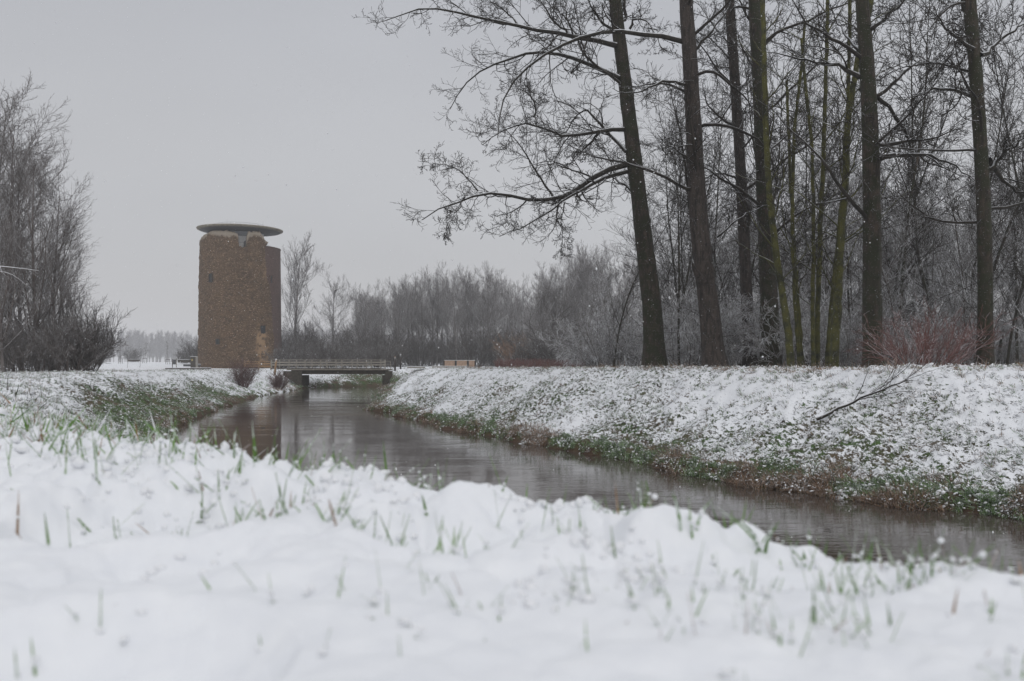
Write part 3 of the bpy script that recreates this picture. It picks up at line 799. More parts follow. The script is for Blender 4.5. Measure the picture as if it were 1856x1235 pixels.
def z4(pts): return [(680 + x / 2.47, y / 2.47) for x, y in pts]     # reading of the enlarged crown
T1_LIMBS = [   # (points, start radius m, depth drift m)
 (z4([(1080,205),(980,178),(870,160),(760,142),(640,115),(520,90),(430,70),(340,40),(250,22),(180,30),(100,70),(30,98)]), .17, -3.5),
 (z4([(1095,350),(1000,300),(930,278),(850,238),(760,228),(660,240),(560,280),(450,320),(370,390),(335,490)]), .16, 2.5),
 (z4([(1115,580),(1060,572),(1000,592),(900,615),(830,612),(760,590),(720,550),(660,545),(600,560),(540,600),(480,650)]), .14, -1.5),
 (z4([(1122,680),(1080,630),(1020,580),(970,510),(930,465),(890,530),(860,600),(800,640)]), .12, 2.5),
 (z4([(1005,590),(950,655),(890,710),(868,742)]), .10, 1.5),
 (z4([(1125,735),(1050,738),(980,778),(920,840),(860,890),(790,915),(700,900),(620,870),(540,855),(450,860),(380,892),(300,930),(210,985)]), .20, -4.0),
 (z4([(1130,768),(1050,790),(960,830),(890,870),(800,925),(720,990),(640,1030),(555,1060)]), .13, -2.5),
 (z4([(805,905),(740,800),(690,715),(640,640),(570,575),(540,500)]), .08, .8),
 (z4([(460,855),(400,780),(330,732),(270,735),(215,742)]), .05, -.8),
 (z4([(400,885),(360,950),(320,1010),(305,1060)]), .045, -.5),
 (z4([(850,905),(830,990),(840,1080),(830,1140)]), .04, .6),
 (z4([(720,555),(718,480),(690,420),(640,380)]), .07, .7),
 (z4([(1060,130),(1010,100),(960,20),(930,-60)]), .10, -2.0),
 (z4([(870,160),(800,90),(740,10),(700,-80)]), .09, 1.5),
 (z4([(1140,130),(1160,80),(1210,90),(1240,110),(1290,230)]), .08, -2.0),
 (z4([(640,115),(600,60),(520,10),(470,-60)]), .07, 1.2),
]
T2_LIMBS = [
 ([(1236,75),(1190,60),(1137,57),(1085,55),(1044,66),(1004,88),(963,113),(930,142),(910,172),(898,205),(902,250)], .15, -4.0),
 ([(1246,155),(1210,145),(1190,148),(1165,165),(1140,175),(1110,160)], .10, -2.5),
 ([(1262,300),(1225,270),(1190,255),(1170,262)], .07, -1.5),
 ([(1300,430),(1340,395),(1385,370),(1420,372)], .06, 2.0),
 ([(1253,95),(1290,60),(1320,15),(1340,-40)], .10, 2.0),
]
T5_LIMBS = [
 ([(1590,290),(1620,281),(1660,278),(1700,287),(1735,300),(1770,330)], .14, -2.0),
 ([(1583,170),(1615,195),(1640,240),(1655,290),(1660,360)], .11, 1.5),
 ([(1560,140),(1520,115),(1470,113),(1430,100),(1390,95)], .13, 2.5),
 ([(1572,60),(1620,20),(1680,-40)], .11, -1.5),
 ([(1566,100),(1530,60),(1500,10)], .09, 2.5),
]
T6_LIMBS = [
 ([(1793,290),(1820,330),(1850,350),(1900,352)], .12, 1.0),
 ([(1790,310),(1830,270),(1880,230)], .10, -1.5),
 ([(1773,180),(1740,165),(1700,160),(1660,170),(1630,215)], .10, 1.5),
 ([(1765,90),(1720,60),(1690,10)], .10, -1.5),
 ([(1778,100),(1830,60),(1880,30)], .10, 1.0),
]
T3_LIMBS = [([(1338,330),(1310,310),(1270,325),(1235,370)], .08, -2.0), ([(1325,110),(1290,70),(1240,50)], .09, 2.0), ([(1330,180),(1370,120),(1400,60)], .08, 2.0)]
T4_LIMBS = [([(1385,290),(1420,250),(1445,230),(1470,170)], .09, 2.0), ([(1375,90),(1420,50),(1450,0)], .09, 2.0), ([(1378,140),(1345,90),(1330,30)], .08, 1.5)]
def poplar(spine, widths, Y, limbs, mat, label, seed, auto=6, lowtw=40, dens=1.0):
    rng = np.random.default_rng(seed)
    # extend above the frame
    (xa, ya), (xb, yb) = spine[-2], spine[-1]
    sp = list(spine) + [(xb + (xb - xa) * .8 * k, yb + (yb - ya) * .8 * k) for k in (1, 2)]
    wd = list(widths) + [widths[-1] * .75, widths[-1] * .45]
    q = np.c_[np.array(sp, float), np.array(wd, float)]
    q = resample(q, 70); P = np.c_[(q[:, 0] - HX) / F * Y, np.full(70, Y) + np.sin(np.linspace(0, 5, 70) + seed) * .25, (HY - q[:, 1]) / F * Y]
    rad = q[:, 2] / 2 / F * Y
    hgt = np.linspace(0, 1, 70); rad = rad * (1 + .28 * np.exp(-hgt * 40))
    base = P[0].copy(); base[2] = min(Hp(base[0], base[1]), base[2]) - .15
    P[0, 2] = base[2]
    e_ = empty('poplar_tree', (base[0], base[1], base[2] + .15)); tag(e_, label, 'tree', 'big poplars along the right bank')
    off = np.array(e_.location)
    V, Q = tubes((P - off)[None], rad[None], 22)
    # furrowed bark relief
    V3 = V.reshape(70, 22, 3); cen = (P - off)[:, None, :]; dv = V3 - cen
    aa = np.arange(22)[None] * 1.0; zz = np.arange(70)[:, None] * 1.0
    rel = 1 + .10 * (vn(aa * .9 + 0 * zz, zz * .22 + 0 * aa, seed) - .5) + .10 * (vn(aa * 2.1 + 0 * zz, zz * .9 + 0 * aa, seed + 3) - .5)
    V = (cen + dv * rel[..., None]).reshape(-1, 3)
    link('trunk', mesh_np('poplar_trunk', V, Q), mat, e_)
    allP, allR, allL = [], [], []
    K = 12
    for pts, r0, dY in limbs:
        LP = traced(pts, Y, dY, K + 1, .25) - off
        LP[1:-1] += rng.standard_normal((K - 1, 3)) * .035
        LR = taper([r0 * .85], K, .13, .8)[0]
        o = link('limb', mesh_np('poplar_limb', *tubes(LP[None], LR[None], 7)), M['limb'], e_)
        allP.append(LP); allR.append(LR); allL.append(np.linalg.norm(np.diff(LP, axis=0), axis=1).sum())
    tv = []
    if auto:
        tp = (P - off)[None]; tr = rad[None]
        s, d, l, r = kids(tp, tr, np.array([24.]), auto, .24, .85, 1.1, .24, rng, rr=.3, shrink=.3)
        r = np.clip(r, .03, .09)
        A = grow(s, d, l, K, .14, .03, rng); AR = taper(r, K, .15)
        tv.append(tubes(A, AR, 5))
        for a_, b_, c_ in zip(A, AR, l): allP.append(a_); allR.append(b_); allL.append(c_)
    P1 = np.array(allP); R1 = np.array(allR); L1 = np.array(allL)
    n1 = int(16 * dens)
    s, d, l2, r = kids(P1, R1, np.minimum(L1, 8), n1, .14, 1., .85, .38, rng, rr=.45, rmin=.012, shrink=.55)
    P2 = grow(s, d, l2, 6, .20, .01, rng); R2 = taper(r, 6, .35); tv.append(tubes(P2, R2, 4))
    s, d, l3, r = kids(P2, R2, l2, 8, .12, 1., .75, .48, rng, rr=.6, rmin=.0098)
    P3 = grow(s, d, l3, 4, .22, .02, rng); R3 = taper(r, 4, .6); tv.append(tubes(P3, R3, 3))
    s, d, l4, r = kids(P3, R3, l3, 4, .15, 1., .8, .52, rng, rr=.8, rmin=.0082)
    P4 = grow(s, d, np.clip(l4, .06, .5), 2, .25, .12, rng); tv.append(tubes(P4, taper(r, 2, .9), 3))
    if lowtw:      # water shoots on the lower trunk, drooping arcs laden with snow
        tp = (P - off)[None]; tr = rad[None]
        s, d, l, r = kids(tp, tr, np.array([6.]), lowtw, .005, .36, 1.3, .30, rng, rr=.1, shrink=.2)
        r = np.full(len(s), .011)
        A = grow(s, d, l, 6, .14, .07, rng); AR = taper(r, 6, .5); tv.append(tubes(A, AR, 3))
        s, d, l, r = kids(A, AR, l, 5, .2, 1., .7, .35, rng, rr=.7, rmin=.006)
        tv.append(tubes(grow(s, d, l, 3, .2, .02, rng), taper(r, 3, .6), 3))
    link('twigs', mesh_np('poplar_twigs', *join(tv)), M['twig'], e_)
poplar([(1185,666),(1181,560),(1163,400),(1146,250),(1133,140),(1116,0)], [40,35,30,27,25,22], 44, T1_LIMBS, M['poplar_mossy'], 'big poplar nearest the tower, long crooked limbs reaching left over the sky', 11, auto=3, dens=1.15)
poplar([(1294,666),(1283,540),(1268,400),(1262,275),(1254,140),(1243,0)], [40,36,33,30,27,24], 40, T2_LIMBS, M['poplar_bark'], 'second big poplar from the left with a broken stub and reddish lower bark', 12, auto=9, dens=.6)
poplar([(1361,664),(1356,540),(1349,400),(1342,275),(1331,140),(1320,0)], [23,21,20,19,18,17], 48, T3_LIMBS, M['poplar_bark'], 'slim poplar just left of the thick one behind the mossy stems', 13, auto=9, dens=.6)
poplar([(1400,664),(1396,540),(1388,400),(1380,275),(1373,140),(1365,0)], [34,31,28,26,24,22], 44, T4_LIMBS, M['poplar_mossy'], 'thick dark poplar directly behind the leftmost mossy stem', 14, auto=9, dens=.6)
poplar([(1586,662),(1581,540),(1577,400),(1574,275),(1569,140),(1562,0)], [34,33,31,29,26,23], 35, T5_LIMBS, M['poplar_mossy'], 'dark poplar between the mossy stems and the red bush', 15, auto=9, dens=.6)
poplar([(1784,660),(1780,540),(1777,400),(1774,275),(1770,140),(1763,0)], [27,26,24,23,22,22], 31, T6_LIMBS, M['poplar_mossy'], 'dark poplar furthest right, behind the right end of the red bush', 16, auto=9, dens=.6)

# broken stub on the second poplar is a small tube of its own tree
pop2 = [o for o in bpy.data.objects if o.name == 'poplar_tree.001'][0]
st = traced([(1276,512),(1266,500),(1258,492),(1255,478)], 39.6, -.4, 5) - np.array(pop2.location)
link('stub', mesh_np('broken_stub', *tubes(st[None], np.array([[.14, .16, .13, .10, .05]]), 8)), M['poplar_bark'], pop2)

# ---- mossy stems
def mossy(spine, w0, w1, Y, label, seed, nb=16):
    rng = np.random.default_rng(seed)
    (xa, ya), (xb, yb) = spine[-2], spine[-1]
    sp = list(spine) + [(xb + (xb - xa) * .6, yb + (yb - ya) * .6 - 30)]
    P = traced(sp, Y, .6, 40, .15)
    P[1:-1] += rng.standard_normal((38, 3)) * .015
    P[0, 2] = Hp(P[0, 0], P[0, 1]) - .2
    rad = np.linspace(w0, w1, 40) / 2 / F * Y
    e_ = empty('mossy_tree', (P[0, 0], P[0, 1], P[0, 2] + .2)); tag(e_, label, 'tree', 'mossy yellow-green stems between the poplars')
    off = np.array(e_.location)
    link('trunk', mesh_np('mossy_trunk', *tubes((P - off)[None], rad[None], 10, rough=.04, rng=rng)), M['moss_bark'], e_)
    s, d, l, r = kids((P - off)[None], rad[None], np.array([13.]), nb, .16, 1., .75, .28, rng, rr=.4, shrink=.45)
    r = np.clip(r, .015, .04); A = grow(s, d, l, 8, .10, .05, rng); AR = taper(r, 8, .2); tv = [tubes(A, AR, 4)]
    link('limbs', mesh_np('mossy_limbs', *tv[0]), M['moss_bark'], e_); tv = []
    s, d, l2, r = kids(A, AR, l, 8, .12, 1., .65, .40, rng, rr=.6, rmin=.008)
    P2 = grow(s, d, l2, 5, .13, .04, rng); R2 = taper(r, 5, .4); tv.append(tubes(P2, R2, 3))
    s, d, l3, r = kids(P2, R2, l2, 6, .12, 1., .65, .42, rng, rr=.7, rmin=.0065)
    tv.append(tubes(grow(s, d, l3, 3, .15, .04, rng), taper(r, 3, .7), 3))
    link('twigs', mesh_np('mossy_twigs', *join(tv)), M['twig'], e_)
mossy([(1434,664),(1427,580),(1413,500),(1403,430),(1394,350),(1388,230),(1384,60)], 14, 8, 38, 'leftmost mossy stem, leaning left across the thick poplar', 31)
mossy([(1449,664),(1443,580),(1438,480),(1436,360),(1440,230),(1452,130)], 8, 5, 38.6, 'thin mossy stem beside the leftmost leaning one, left of a pair', 32, 12)
mossy([(1454,664),(1447,560),(1440,480),(1437,400),(1430,260)], 8, 5, 39.2, 'thin mossy stem beside the leftmost leaning one, right of a pair', 37, 8)
mossy([(1474,664),(1472,560),(1474,480),(1475,380),(1472,260),(1460,160)], 8, 5, 38, 'straight thin mossy stem, left one of the central pair', 33, 12)
mossy([(1481,664),(1482,560),(1486,450),(1490,340),(1495,200),(1499,60)], 10, 6, 38.8, 'straight thin mossy stem, right one of the central pair', 34, 14)
mossy([(1500,664),(1504,590),(1513,500),(1520,430),(1530,340),(1537,220),(1540,60)], 9, 6, 38.2, 'bent mossy stem touching the stout one on its left side', 36, 12)
mossy([(1512,664),(1517,570),(1521,490),(1526,400),(1533,340),(1536,220),(1556,100),(1580,0)], 16, 8, 37, 'stoutest mossy stem, rightmost of the yellow-green group', 35, 18)

# ---- words for where a thing stands
def zone(px, table):
    for lim, words in table:
        if px < lim: return words
    return table[-1][1]
WOOD = [(1140, 'left of the first poplar'), (1188, 'just left of the first poplar trunk'), (1240, 'just right of the first poplar trunk'), (1296, 'just left of the second poplar'), (1345, 'between the second and third poplars'), (1380, 'behind the slim third poplar'), (1415, 'behind the thick fourth poplar'), (1455, 'behind the left mossy stems'), (1490, 'behind the central mossy stems'), (1525, 'behind the stoutest mossy stem'), (1586, 'left of the fifth poplar'), (1640, 'right of the fifth poplar'), (1700, 'above the left half of the red bush'), (1784, 'above the right half of the red bush'), (1856, 'right of the last poplar'), (9999, 'past the right edge of the photo')]
ROW = [(560, 'right beside the tower'), (600, 'over the left half of the bridge'), (650, 'over the middle of the bridge'), (695, 'over the right end of the bridge'), (735, 'behind the two marker posts'), (780, 'behind the first snowy slab'), (815, 'left of the pale panel wall'), (850, 'right behind the pale panel wall'), (905, 'between the panel wall and the round orange bush'), (945, 'behind the left half of the round orange bush'), (990, 'behind the right half of the round orange bush'), (1050, 'behind the right half of the low hedge'), (1100, 'behind the snow laden shrubs'), (9999, 'behind the first poplar')]
def deep(Y, a, b): return 'front' if Y < a else ('middle' if Y < b else 'rear')
def size(h, a, b): return 'low' if h < a else ('middling' if h < b else 'tall')

# ---- thin wood behind the poplars
rng = np.random.default_rng(99)
thin = []
for i in range(4):
    a, b = make_tree(12, .085, np.random.default_rng(200 + i), n1=26, ang=.8, ratio=.34, trop=.09, n2=9, n3=6, n4=2, t0=.12, rmin=.0082, lean=.08, tw=.13, wob=.04)
    thin.append(tree_obj('thin_tree', a, b, M['thicket'], M['thicket']))
und = []
for i in range(3):
    a, b = make_bush(4.2, 3.0, np.random.default_rng(230 + i), stems=22, n2=8, n3=6, trop=-.02, rmin=.0085, n4=3, tw=.17)
    und.append(tree_obj('understory_shrub', a, b, M['thicket'], M['white_twig'] if i == 2 else M['thicket'], 'stems', 'twigs'))
G1 = 'thin bare trees in the wood behind the poplars'
n = 0
for i in range(78):
    Y = 46 + 62 * rng.random() ** 1.3
    px = 1095 + rng.random() * 900
    lim = np.interp(px, [1095, 1200, 1400, 1900], [480, 410, 300, 260])
    hgt = (HY - lim) / F * Y * (.62 + .45 * rng.random()); s = np.clip(hgt / 12, .5, 1.9)
    place(thin[i % 4], X_(px, Y), Y, s, rng.random() * 6.3, '%s thin bare tree, %s rank, %s' % (size(s, .85, 1.15), deep(Y, 58, 76), zone(px, WOOD)), 'tree', G1)
tall = []
for i in range(3):
    a, b = make_tree(17, .09, np.random.default_rng(260 + i), n1=24, ang=.62, ratio=.24, trop=.07, n2=8, n3=5, t0=.16, rmin=.0098, lean=.07, tw=.11, wob=.035, shrink=.3)
    tall.append(tree_obj('slender_tree', a, b, M['poplar_mossy'], M['slender_twig']))
TP = [1112, 1150, 1215, 1232, 1268, 1312, 1330, 1372, 1412, 1462, 1532, 1548, 1606, 1628, 1655, 1688, 1712, 1742, 1766, 1806, 1822, 1846, 1875, 1905, 1205, 1248, 1285, 1340, 1388, 1442, 1470, 1500, 1560]
for i, px in enumerate(TP):
    Y = 45 + 18 * rng.random() + (8 if px < 1200 else 0) + (12 if i > 23 else 0)
    h_ = 17 * (.8 + .45 * rng.random()) * (.62 if px < 1200 else 1)
    place(tall[i % 3], X_(px, Y), Y, h_ / 17, rng.random() * 6.3, '%s slender dark tree in the wood, %s' % ('rear' if Y > 62 else ('middle' if Y > 53 else 'front'), zone(px, WOOD)), 'tree', 'slender dark trees among the poplars')
for i in range(64):
    Y = 42 + 50 * rng.random(); px = 1110 + rng.random() * 880
    x = X_(px, Y)
    place(und[i % 3], x, Y, .6 + .5 * rng.random(), rng.random() * 6.3, '%s tangled shrub under the wood, %s' % (deep(Y, 58, 76), zone(px, WOOD)), 'shrub', 'tangled shrubs under the wood')

# ---- bush in front of the wood
a, b = make_bush(2.5, 2.6, np.random.default_rng(301), stems=46, n2=7, n3=4, trop=-.03, rmin=.006, up=.9, tw=.10)
e_ = tree_obj('red_bush', a, b, M['red_twig'], M['red_twig'], 'stems', 'twigs')
place(e_, X_(1675, 30.5), 30.5, 1, 0, 'reddish brown bare bush with snowy twigs between the two right poplars', 'bush')
for px_, Y_, s_, lb in ((1100, 62, 1.0, 'snow laden drooping shrub left of the first poplar, lower and outermost'), (1150, 66, 1.15, 'snow laden drooping shrub right behind the first poplar trunk')):
    a, b = make_bush(4.4, 3.4, np.random.default_rng(310 + px_), stems=34, n2=8, n3=6, trop=-.05, rmin=.011, up=.8, tw=.12, n4=2)
    e_ = tree_obj('snowy_shrub', a, b, M['thicket'], M['white_twig'], 'stems', 'twigs')
    place(e_, X_(px_, Y_), Y_, s_, 0, lb, 'shrub')
a, b = make_bush(5.6, 4.6, np.random.default_rng(321), stems=60, n2=9, n3=6, trop=.02, rmin=.017, up=.75, tw=.08)
e_ = tree_obj('round_bush', a, b, M['orange_twig'], M['orange_twig'], 'stems', 'twigs')
place(e_, X_(945, 150), 150, 1, 0, 'rounded orange brown bush before the misty tree row', 'bush')
# reddish low hedge: many thin upright stems
def hedge():
    e_ = empty('low_hedge', (X_(978, 112), 112, -.8)); tag(e_, 'low dark red brown hedge along the top of the right bank', 'hedge')
    rng = np.random.default_rng(5); n = 900
    S = np.c_[(rng.random(n) - .5) * 10.6, (rng.random(n) - .5) * 1.4, np.full(n, -.1)]
    D = np.c_[rng.standard_normal((n, 2)) * .25, np.ones(n)]; D /= np.linalg.norm(D, axis=1, keepdims=True)
    P = grow(S, D, 1.15 + .4 * rng.random(n) * 1.0, 3, .12, .0, rng); r = taper(np.full(n, .016), 3, .5)
    s, d, l, r2 = kids(P, r, np.full(n, 1.3), 3, .3, 1, .5, .3, rng, rmin=.011)
    link('stems', mesh_np('hedge_stems', *join([tubes(P, r, 3), tubes(grow(s, d, l, 2, .1, 0, rng), taper(r2, 2), 3)])), M['red_twig'], e_)
hedge()
# two purple brown osiers on the left bank before the bridge
for px_, py_, Y_, h_, w2, lb in ((440, 714, 86, 2.5, 1.5, 'purple brown twiggy bush on the left bank, nearer and larger of the two'),
                             (505, 711, 97, 2.0, 1.2, 'purple brown twiggy bush on the left bank beside the bridge')):
    a, b = make_bush(h_, w2, np.random.default_rng(int(px_)), stems=70, n2=6, n3=4, trop=.03, rmin=.009, up=1.1, tw=.07)
    e_ = tree_obj('osier_bush', a, b, M['purple_twig'], M['purple_twig'], 'stems', 'twigs')
    x_ = X_(px_, Y_)
    place(e_, x_, Y_, 1, 0, lb, 'bush')

# ---- misty tree row beyond the bridge
far = []
specs = [dict(ang=.50, ratio=.46, trop=.10, n1=26, t0=.2), dict(ang=.85, ratio=.46, trop=.11, n1=22, t0=.24, n4=3, shrink=.35, n2=8), dict(ang=.7, ratio=.46, trop=.11, n1=24, t0=.3, shrink=.4), dict(ang=.55, ratio=.5, trop=.10, n1=24, t0=.28, shrink=.45)]
for i, sp in enumerate(specs):
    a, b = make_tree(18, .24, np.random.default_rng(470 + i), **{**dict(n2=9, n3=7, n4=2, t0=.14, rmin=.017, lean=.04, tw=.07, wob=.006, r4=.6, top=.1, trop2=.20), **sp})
    far.append(tree_obj('misty_tree', a, b, M['hazed_bark'], M['hazed_bark']))
bushf = []
for i in range(2):
    a, b = make_bush(6.5, 5, np.random.default_rng(430 + i), stems=34, n2=9, n3=7, trop=.03, rmin=.022, up=.9, tw=.12)
    bushf.append(tree_obj('misty_shrub', a, b, M['dark_twig'], M['dark_twig'], 'stems', 'twigs'))
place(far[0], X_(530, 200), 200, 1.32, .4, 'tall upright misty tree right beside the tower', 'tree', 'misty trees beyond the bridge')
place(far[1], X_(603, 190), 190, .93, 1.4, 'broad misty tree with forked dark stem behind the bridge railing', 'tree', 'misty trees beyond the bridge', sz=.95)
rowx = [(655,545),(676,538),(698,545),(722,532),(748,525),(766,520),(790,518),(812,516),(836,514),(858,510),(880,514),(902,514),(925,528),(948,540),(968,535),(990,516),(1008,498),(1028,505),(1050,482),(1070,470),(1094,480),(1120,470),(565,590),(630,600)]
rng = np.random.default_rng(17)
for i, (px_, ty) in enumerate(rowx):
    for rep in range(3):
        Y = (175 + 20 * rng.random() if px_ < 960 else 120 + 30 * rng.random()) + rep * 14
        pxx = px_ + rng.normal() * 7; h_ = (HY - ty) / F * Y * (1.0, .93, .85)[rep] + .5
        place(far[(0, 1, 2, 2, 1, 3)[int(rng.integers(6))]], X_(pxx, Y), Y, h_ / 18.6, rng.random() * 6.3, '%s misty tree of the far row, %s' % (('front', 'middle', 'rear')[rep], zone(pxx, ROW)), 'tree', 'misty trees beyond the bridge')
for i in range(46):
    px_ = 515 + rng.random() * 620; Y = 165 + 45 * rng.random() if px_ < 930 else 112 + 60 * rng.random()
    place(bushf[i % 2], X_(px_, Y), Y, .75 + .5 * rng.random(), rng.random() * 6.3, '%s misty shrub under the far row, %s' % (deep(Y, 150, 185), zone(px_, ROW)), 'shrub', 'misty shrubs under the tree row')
for i, px_ in enumerate((508, 540, 566, 598, 624, 655, 683, 706)):
    Y = 132 + 9 * (i % 3)
    place(bushf[i % 2], X_(px_, Y), Y, .5 + .12 * (i % 2), i * 2.1, 'low dark shrub seen through the bridge railing, number %s from its left end' % ('one two three four five six seven eight'.split()[i]) if False else 'low dark shrub behind the bridge railing, %s' % ('at its left end', 'above the left abutment', 'left of the span middle', 'just left of the broad tree', 'just right of the broad tree', 'right of the span middle', 'at its right end', 'just past its right end')[i], 'shrub', 'low shrubs behind the bridge railing')
place(bushf[0], X_(352, 200), 200, .82, 2, 'dark misty shrub peeking out left of the tower', 'shrub', 'misty shrubs left of the tower')
place(bushf[1], X_(333, 206), 206, .5, 1, 'small grey shrub left of the tower behind the dark bench', 'shrub', 'misty shrubs left of the tower')
place(bushf[0], X_(243, 300), 300, .75, 4, 'faint round shrub far out behind the snowy field', 'shrub', 'misty shrubs left of the tower')

# ---- far wood behind the field: one mass
def instancer(name, protos_me, pts, scl, rot, idx, mats=None):
    """points carry instances of unlinked clump meshes (stuff only)"""
    col = bpy.data.collections.new(name + '_kinds')
    for i, me in enumerate(protos_me):
        col.objects.link(bpy.data.objects.new('%s_kind_%02d' % (name, i), me))
    me = bpy.data.meshes.new(name); me.vertices.add(len(pts)); me.vertices.foreach_set('co', np.asarray(pts, np.float32).ravel())
    a = me.attributes.new('scl', 'FLOAT', 'POINT'); a.data.foreach_set('value', np.asarray(scl, np.float32))
    a = me.attributes.new('rot', 'FLOAT_VECTOR', 'POINT'); a.data.foreach_set('vector', np.asarray(rot, np.float32).ravel())
    a = me.attributes.new('idx', 'INT', 'POINT'); a.data.foreach_set('value', np.asarray(idx, np.int32))
    o = link(name, me)
    g = bpy.data.node_groups.new(name, 'GeometryNodeTree')
    g.interface.new_socket('Geometry', in_out='INPUT', socket_type='NodeSocketGeometry')
    g.interface.new_socket('Geometry', in_out='OUTPUT', socket_type='NodeSocketGeometry')
    gi = g.nodes.new('NodeGroupInput'); go = g.nodes.new('NodeGroupOutput')
    ip = g.nodes.new('GeometryNodeInstanceOnPoints'); ci = g.nodes.new('GeometryNodeCollectionInfo')
    ci.inputs['Collection'].default_value = col; ci.inputs['Separate Children'].default_value = True; ci.inputs['Reset Children'].default_value = True
    ip.inputs['Pick Instance'].default_value = True
    def na(n_, ty):
        x = g.nodes.new('GeometryNodeInputNamedAttribute'); x.data_type = ty; x.inputs['Name'].default_value = n_
        return [s_ for s_ in x.outputs if s_.enabled and s_.name == 'Attribute'][0]
    g.links.new(gi.outputs[0], ip.inputs['Points']); g.links.new(ci.outputs[0], ip.inputs['Instance'])
    g.links.new(na('scl', 'FLOAT'), ip.inputs['Scale'])
    er = g.nodes.new('FunctionNodeEulerToRotation'); g.links.new(na('rot', 'FLOAT_VECTOR'), er.inputs[0]); g.links.new(er.outputs[0], ip.inputs['Rotation'])
    g.links.new(na('idx', 'INT'), ip.inputs['Instance Index'])
    g.links.new(ip.outputs[0], go.inputs[0])
    md = o.modifiers.new('scatter', 'NODES'); md.node_group = g
    return o
kinds = []
for i in range(2):
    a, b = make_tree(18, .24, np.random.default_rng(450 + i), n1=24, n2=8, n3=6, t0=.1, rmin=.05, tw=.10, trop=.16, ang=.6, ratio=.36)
    me = mesh_np('wood_kind', *join([a, b])); me.materials.append(M['hazed_bark']); kinds.append(me)
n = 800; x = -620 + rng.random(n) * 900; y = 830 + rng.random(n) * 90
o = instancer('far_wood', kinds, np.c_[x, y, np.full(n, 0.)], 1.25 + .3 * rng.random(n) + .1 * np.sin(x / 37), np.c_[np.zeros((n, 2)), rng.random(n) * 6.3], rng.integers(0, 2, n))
tag(o, 'faint grey wood on the horizon behind the snowy field', 'wood', kind='stuff')

# staked saplings in the field
for px_, top, Y, lb in ((218, 618, 205, 'staked sapling on the field nearest the left trees'), (262, 622, 205, 'staked sapling in the middle of the field beside the long bench'), (304, 618, 200, 'staked sapling just left of the dark sign'), (231, 640, 178, 'tiny sapling with a snowy foot in the front of the field'), (253.5, 652, 180, 'low snowy sapling with forked twigs on the field')):
    h_ = (HY - top) / F * Y + .3 if top < 650 else 1.4
    a, b = make_tree(h_, .05, np.random.default_rng(int(px_)), n1=9, n2=4, n3=3, ang=.4, ratio=.25, trop=.15, rmin=.015, t0=.4)
    e_ = tree_obj('staked_sapling', a, b, M['hazed_bark'], M['hazed_bark'])
    if top < 630:
        for xx in (-.45, .45): MB().box((xx, 0, .55), (.07, .07, 1.3)).build('stake', M['post_wood'], e_)
        MB().box((0, 0, 1.12), (1.0, .05, .1)).build('crossbar', M['post_wood'], e_)
    place(e_, X_(px_, Y), Y, 1, 0, lb, 'sapling', 'saplings on the snowy field')

# ---- left group
lt = []
for i in range(3):
    a, b = make_tree(15, .17, np.random.default_rng(500 + i), n1=30, ang=.62, ratio=.45, trop=.09, n2=11, n3=6, n4=2, t0=.06, rmin=.0095, lean=.05, tw=.06, wob=.02, shrink=.6)
    lt.append(tree_obj('riverside_tree', a, b, M['left_bark'], M['left_bark']))
lb_ = []
for i in range(2):
    a, b = make_bush(3.6, 2.1, np.random.default_rng(520 + i), stems=26, n2=8, n3=5, trop=.04, rmin=.009, up=1.0, tw=.12, n4=2)
    lb_.append(tree_obj('riverside_shrub', a, b, M['left_bark'], M['left_bark'], 'stems', 'twigs'))
GL = 'bare trees at the left edge of the field'
for k, px_, top, Y, rz, lb in ((0, 68, 285, 58, 0.3, 'outermost tree of the left group, fan shaped crown nearest the tower'),
        (1, 22, 225, 60, 1.9, 'tree of the left group just inside the outermost one'),
        (2, -25, 150, 61, 4.0, 'tallest tree of the left group, cut by the edge of the photo'),
        (0, -75, 170, 58, 2.6, 'tree of the left group beyond the edge of the photo'),
        (1, 100, 400, 66, 3.4, 'lower tree behind the outermost tree of the left group'),
        (2, 5, 330, 54, 5.2, 'front tree of the left group, low branched'),
        (2, -45, 260, 66, 1.1, 'rear tree of the left group by the photo edge'),
        (1, 98, 330, 61, 2.2, 'fan shaped tree of the left group leaning out over the low bushes'),
        (0, 40, 260, 64, 4.4, 'slender tree of the left group between the two fan shaped crowns'),
        (2, 122, 430, 63, .5, 'shortest tree of the left group, nearest the open field')):
    h_ = (HY - top) / F * Y
    place(lt[k], X_(px_, Y), Y, h_ / 15.4, rz, lb, 'tree', GL)
a, b = make_bush(4.0, 2.0, np.random.default_rng(541), stems=46, n2=9, n3=6, trop=.05, rmin=.011, up=1.0, tw=.10)
e_ = tree_obj('dark_bush', a, b, M['dark_twig'], M['dark_twig'], 'stems', 'twigs')
place(e_, X_(158, 57), 57, .98, 0, 'dark rounded bush at the right end of the left group, by the open field', 'bush')
LB = ['', 'second in from the open field', 'third in from the open field', 'fourth in from the open field, small', 'under the outermost tall tree', 'just left of the outermost tall tree', 'above the rightmost dead stalk', 'above the leftmost dead stalk', 'at the very edge of the photo', 'past the left edge of the photo', 'large, far past the left edge', 'rear one behind the three outermost bushes', 'rear one behind the outermost tall tree', 'rear one near the rightmost dead stalk']
for i, (px_, Y, s) in enumerate(((128, 61, .92), (150, 58, .8), (125, 56, .95), (100, 58, .7), (75, 56, .8), (50, 57, .75), (25, 55, .85), (0, 56, .9), (-30, 57, .9), (-60, 58, 1.1), (140, 64, 1.0), (88, 61, .9), (38, 62, 1.0))):
    place(lb_[i % 2], X_(px_, Y), Y, s, i * 1.3, 'bare bush right behind the dark rounded bush of the left group' if i == 0 else 'bare tangled bush of the left group, %s' % LB[i], 'bush', 'bushes under the left group of trees')
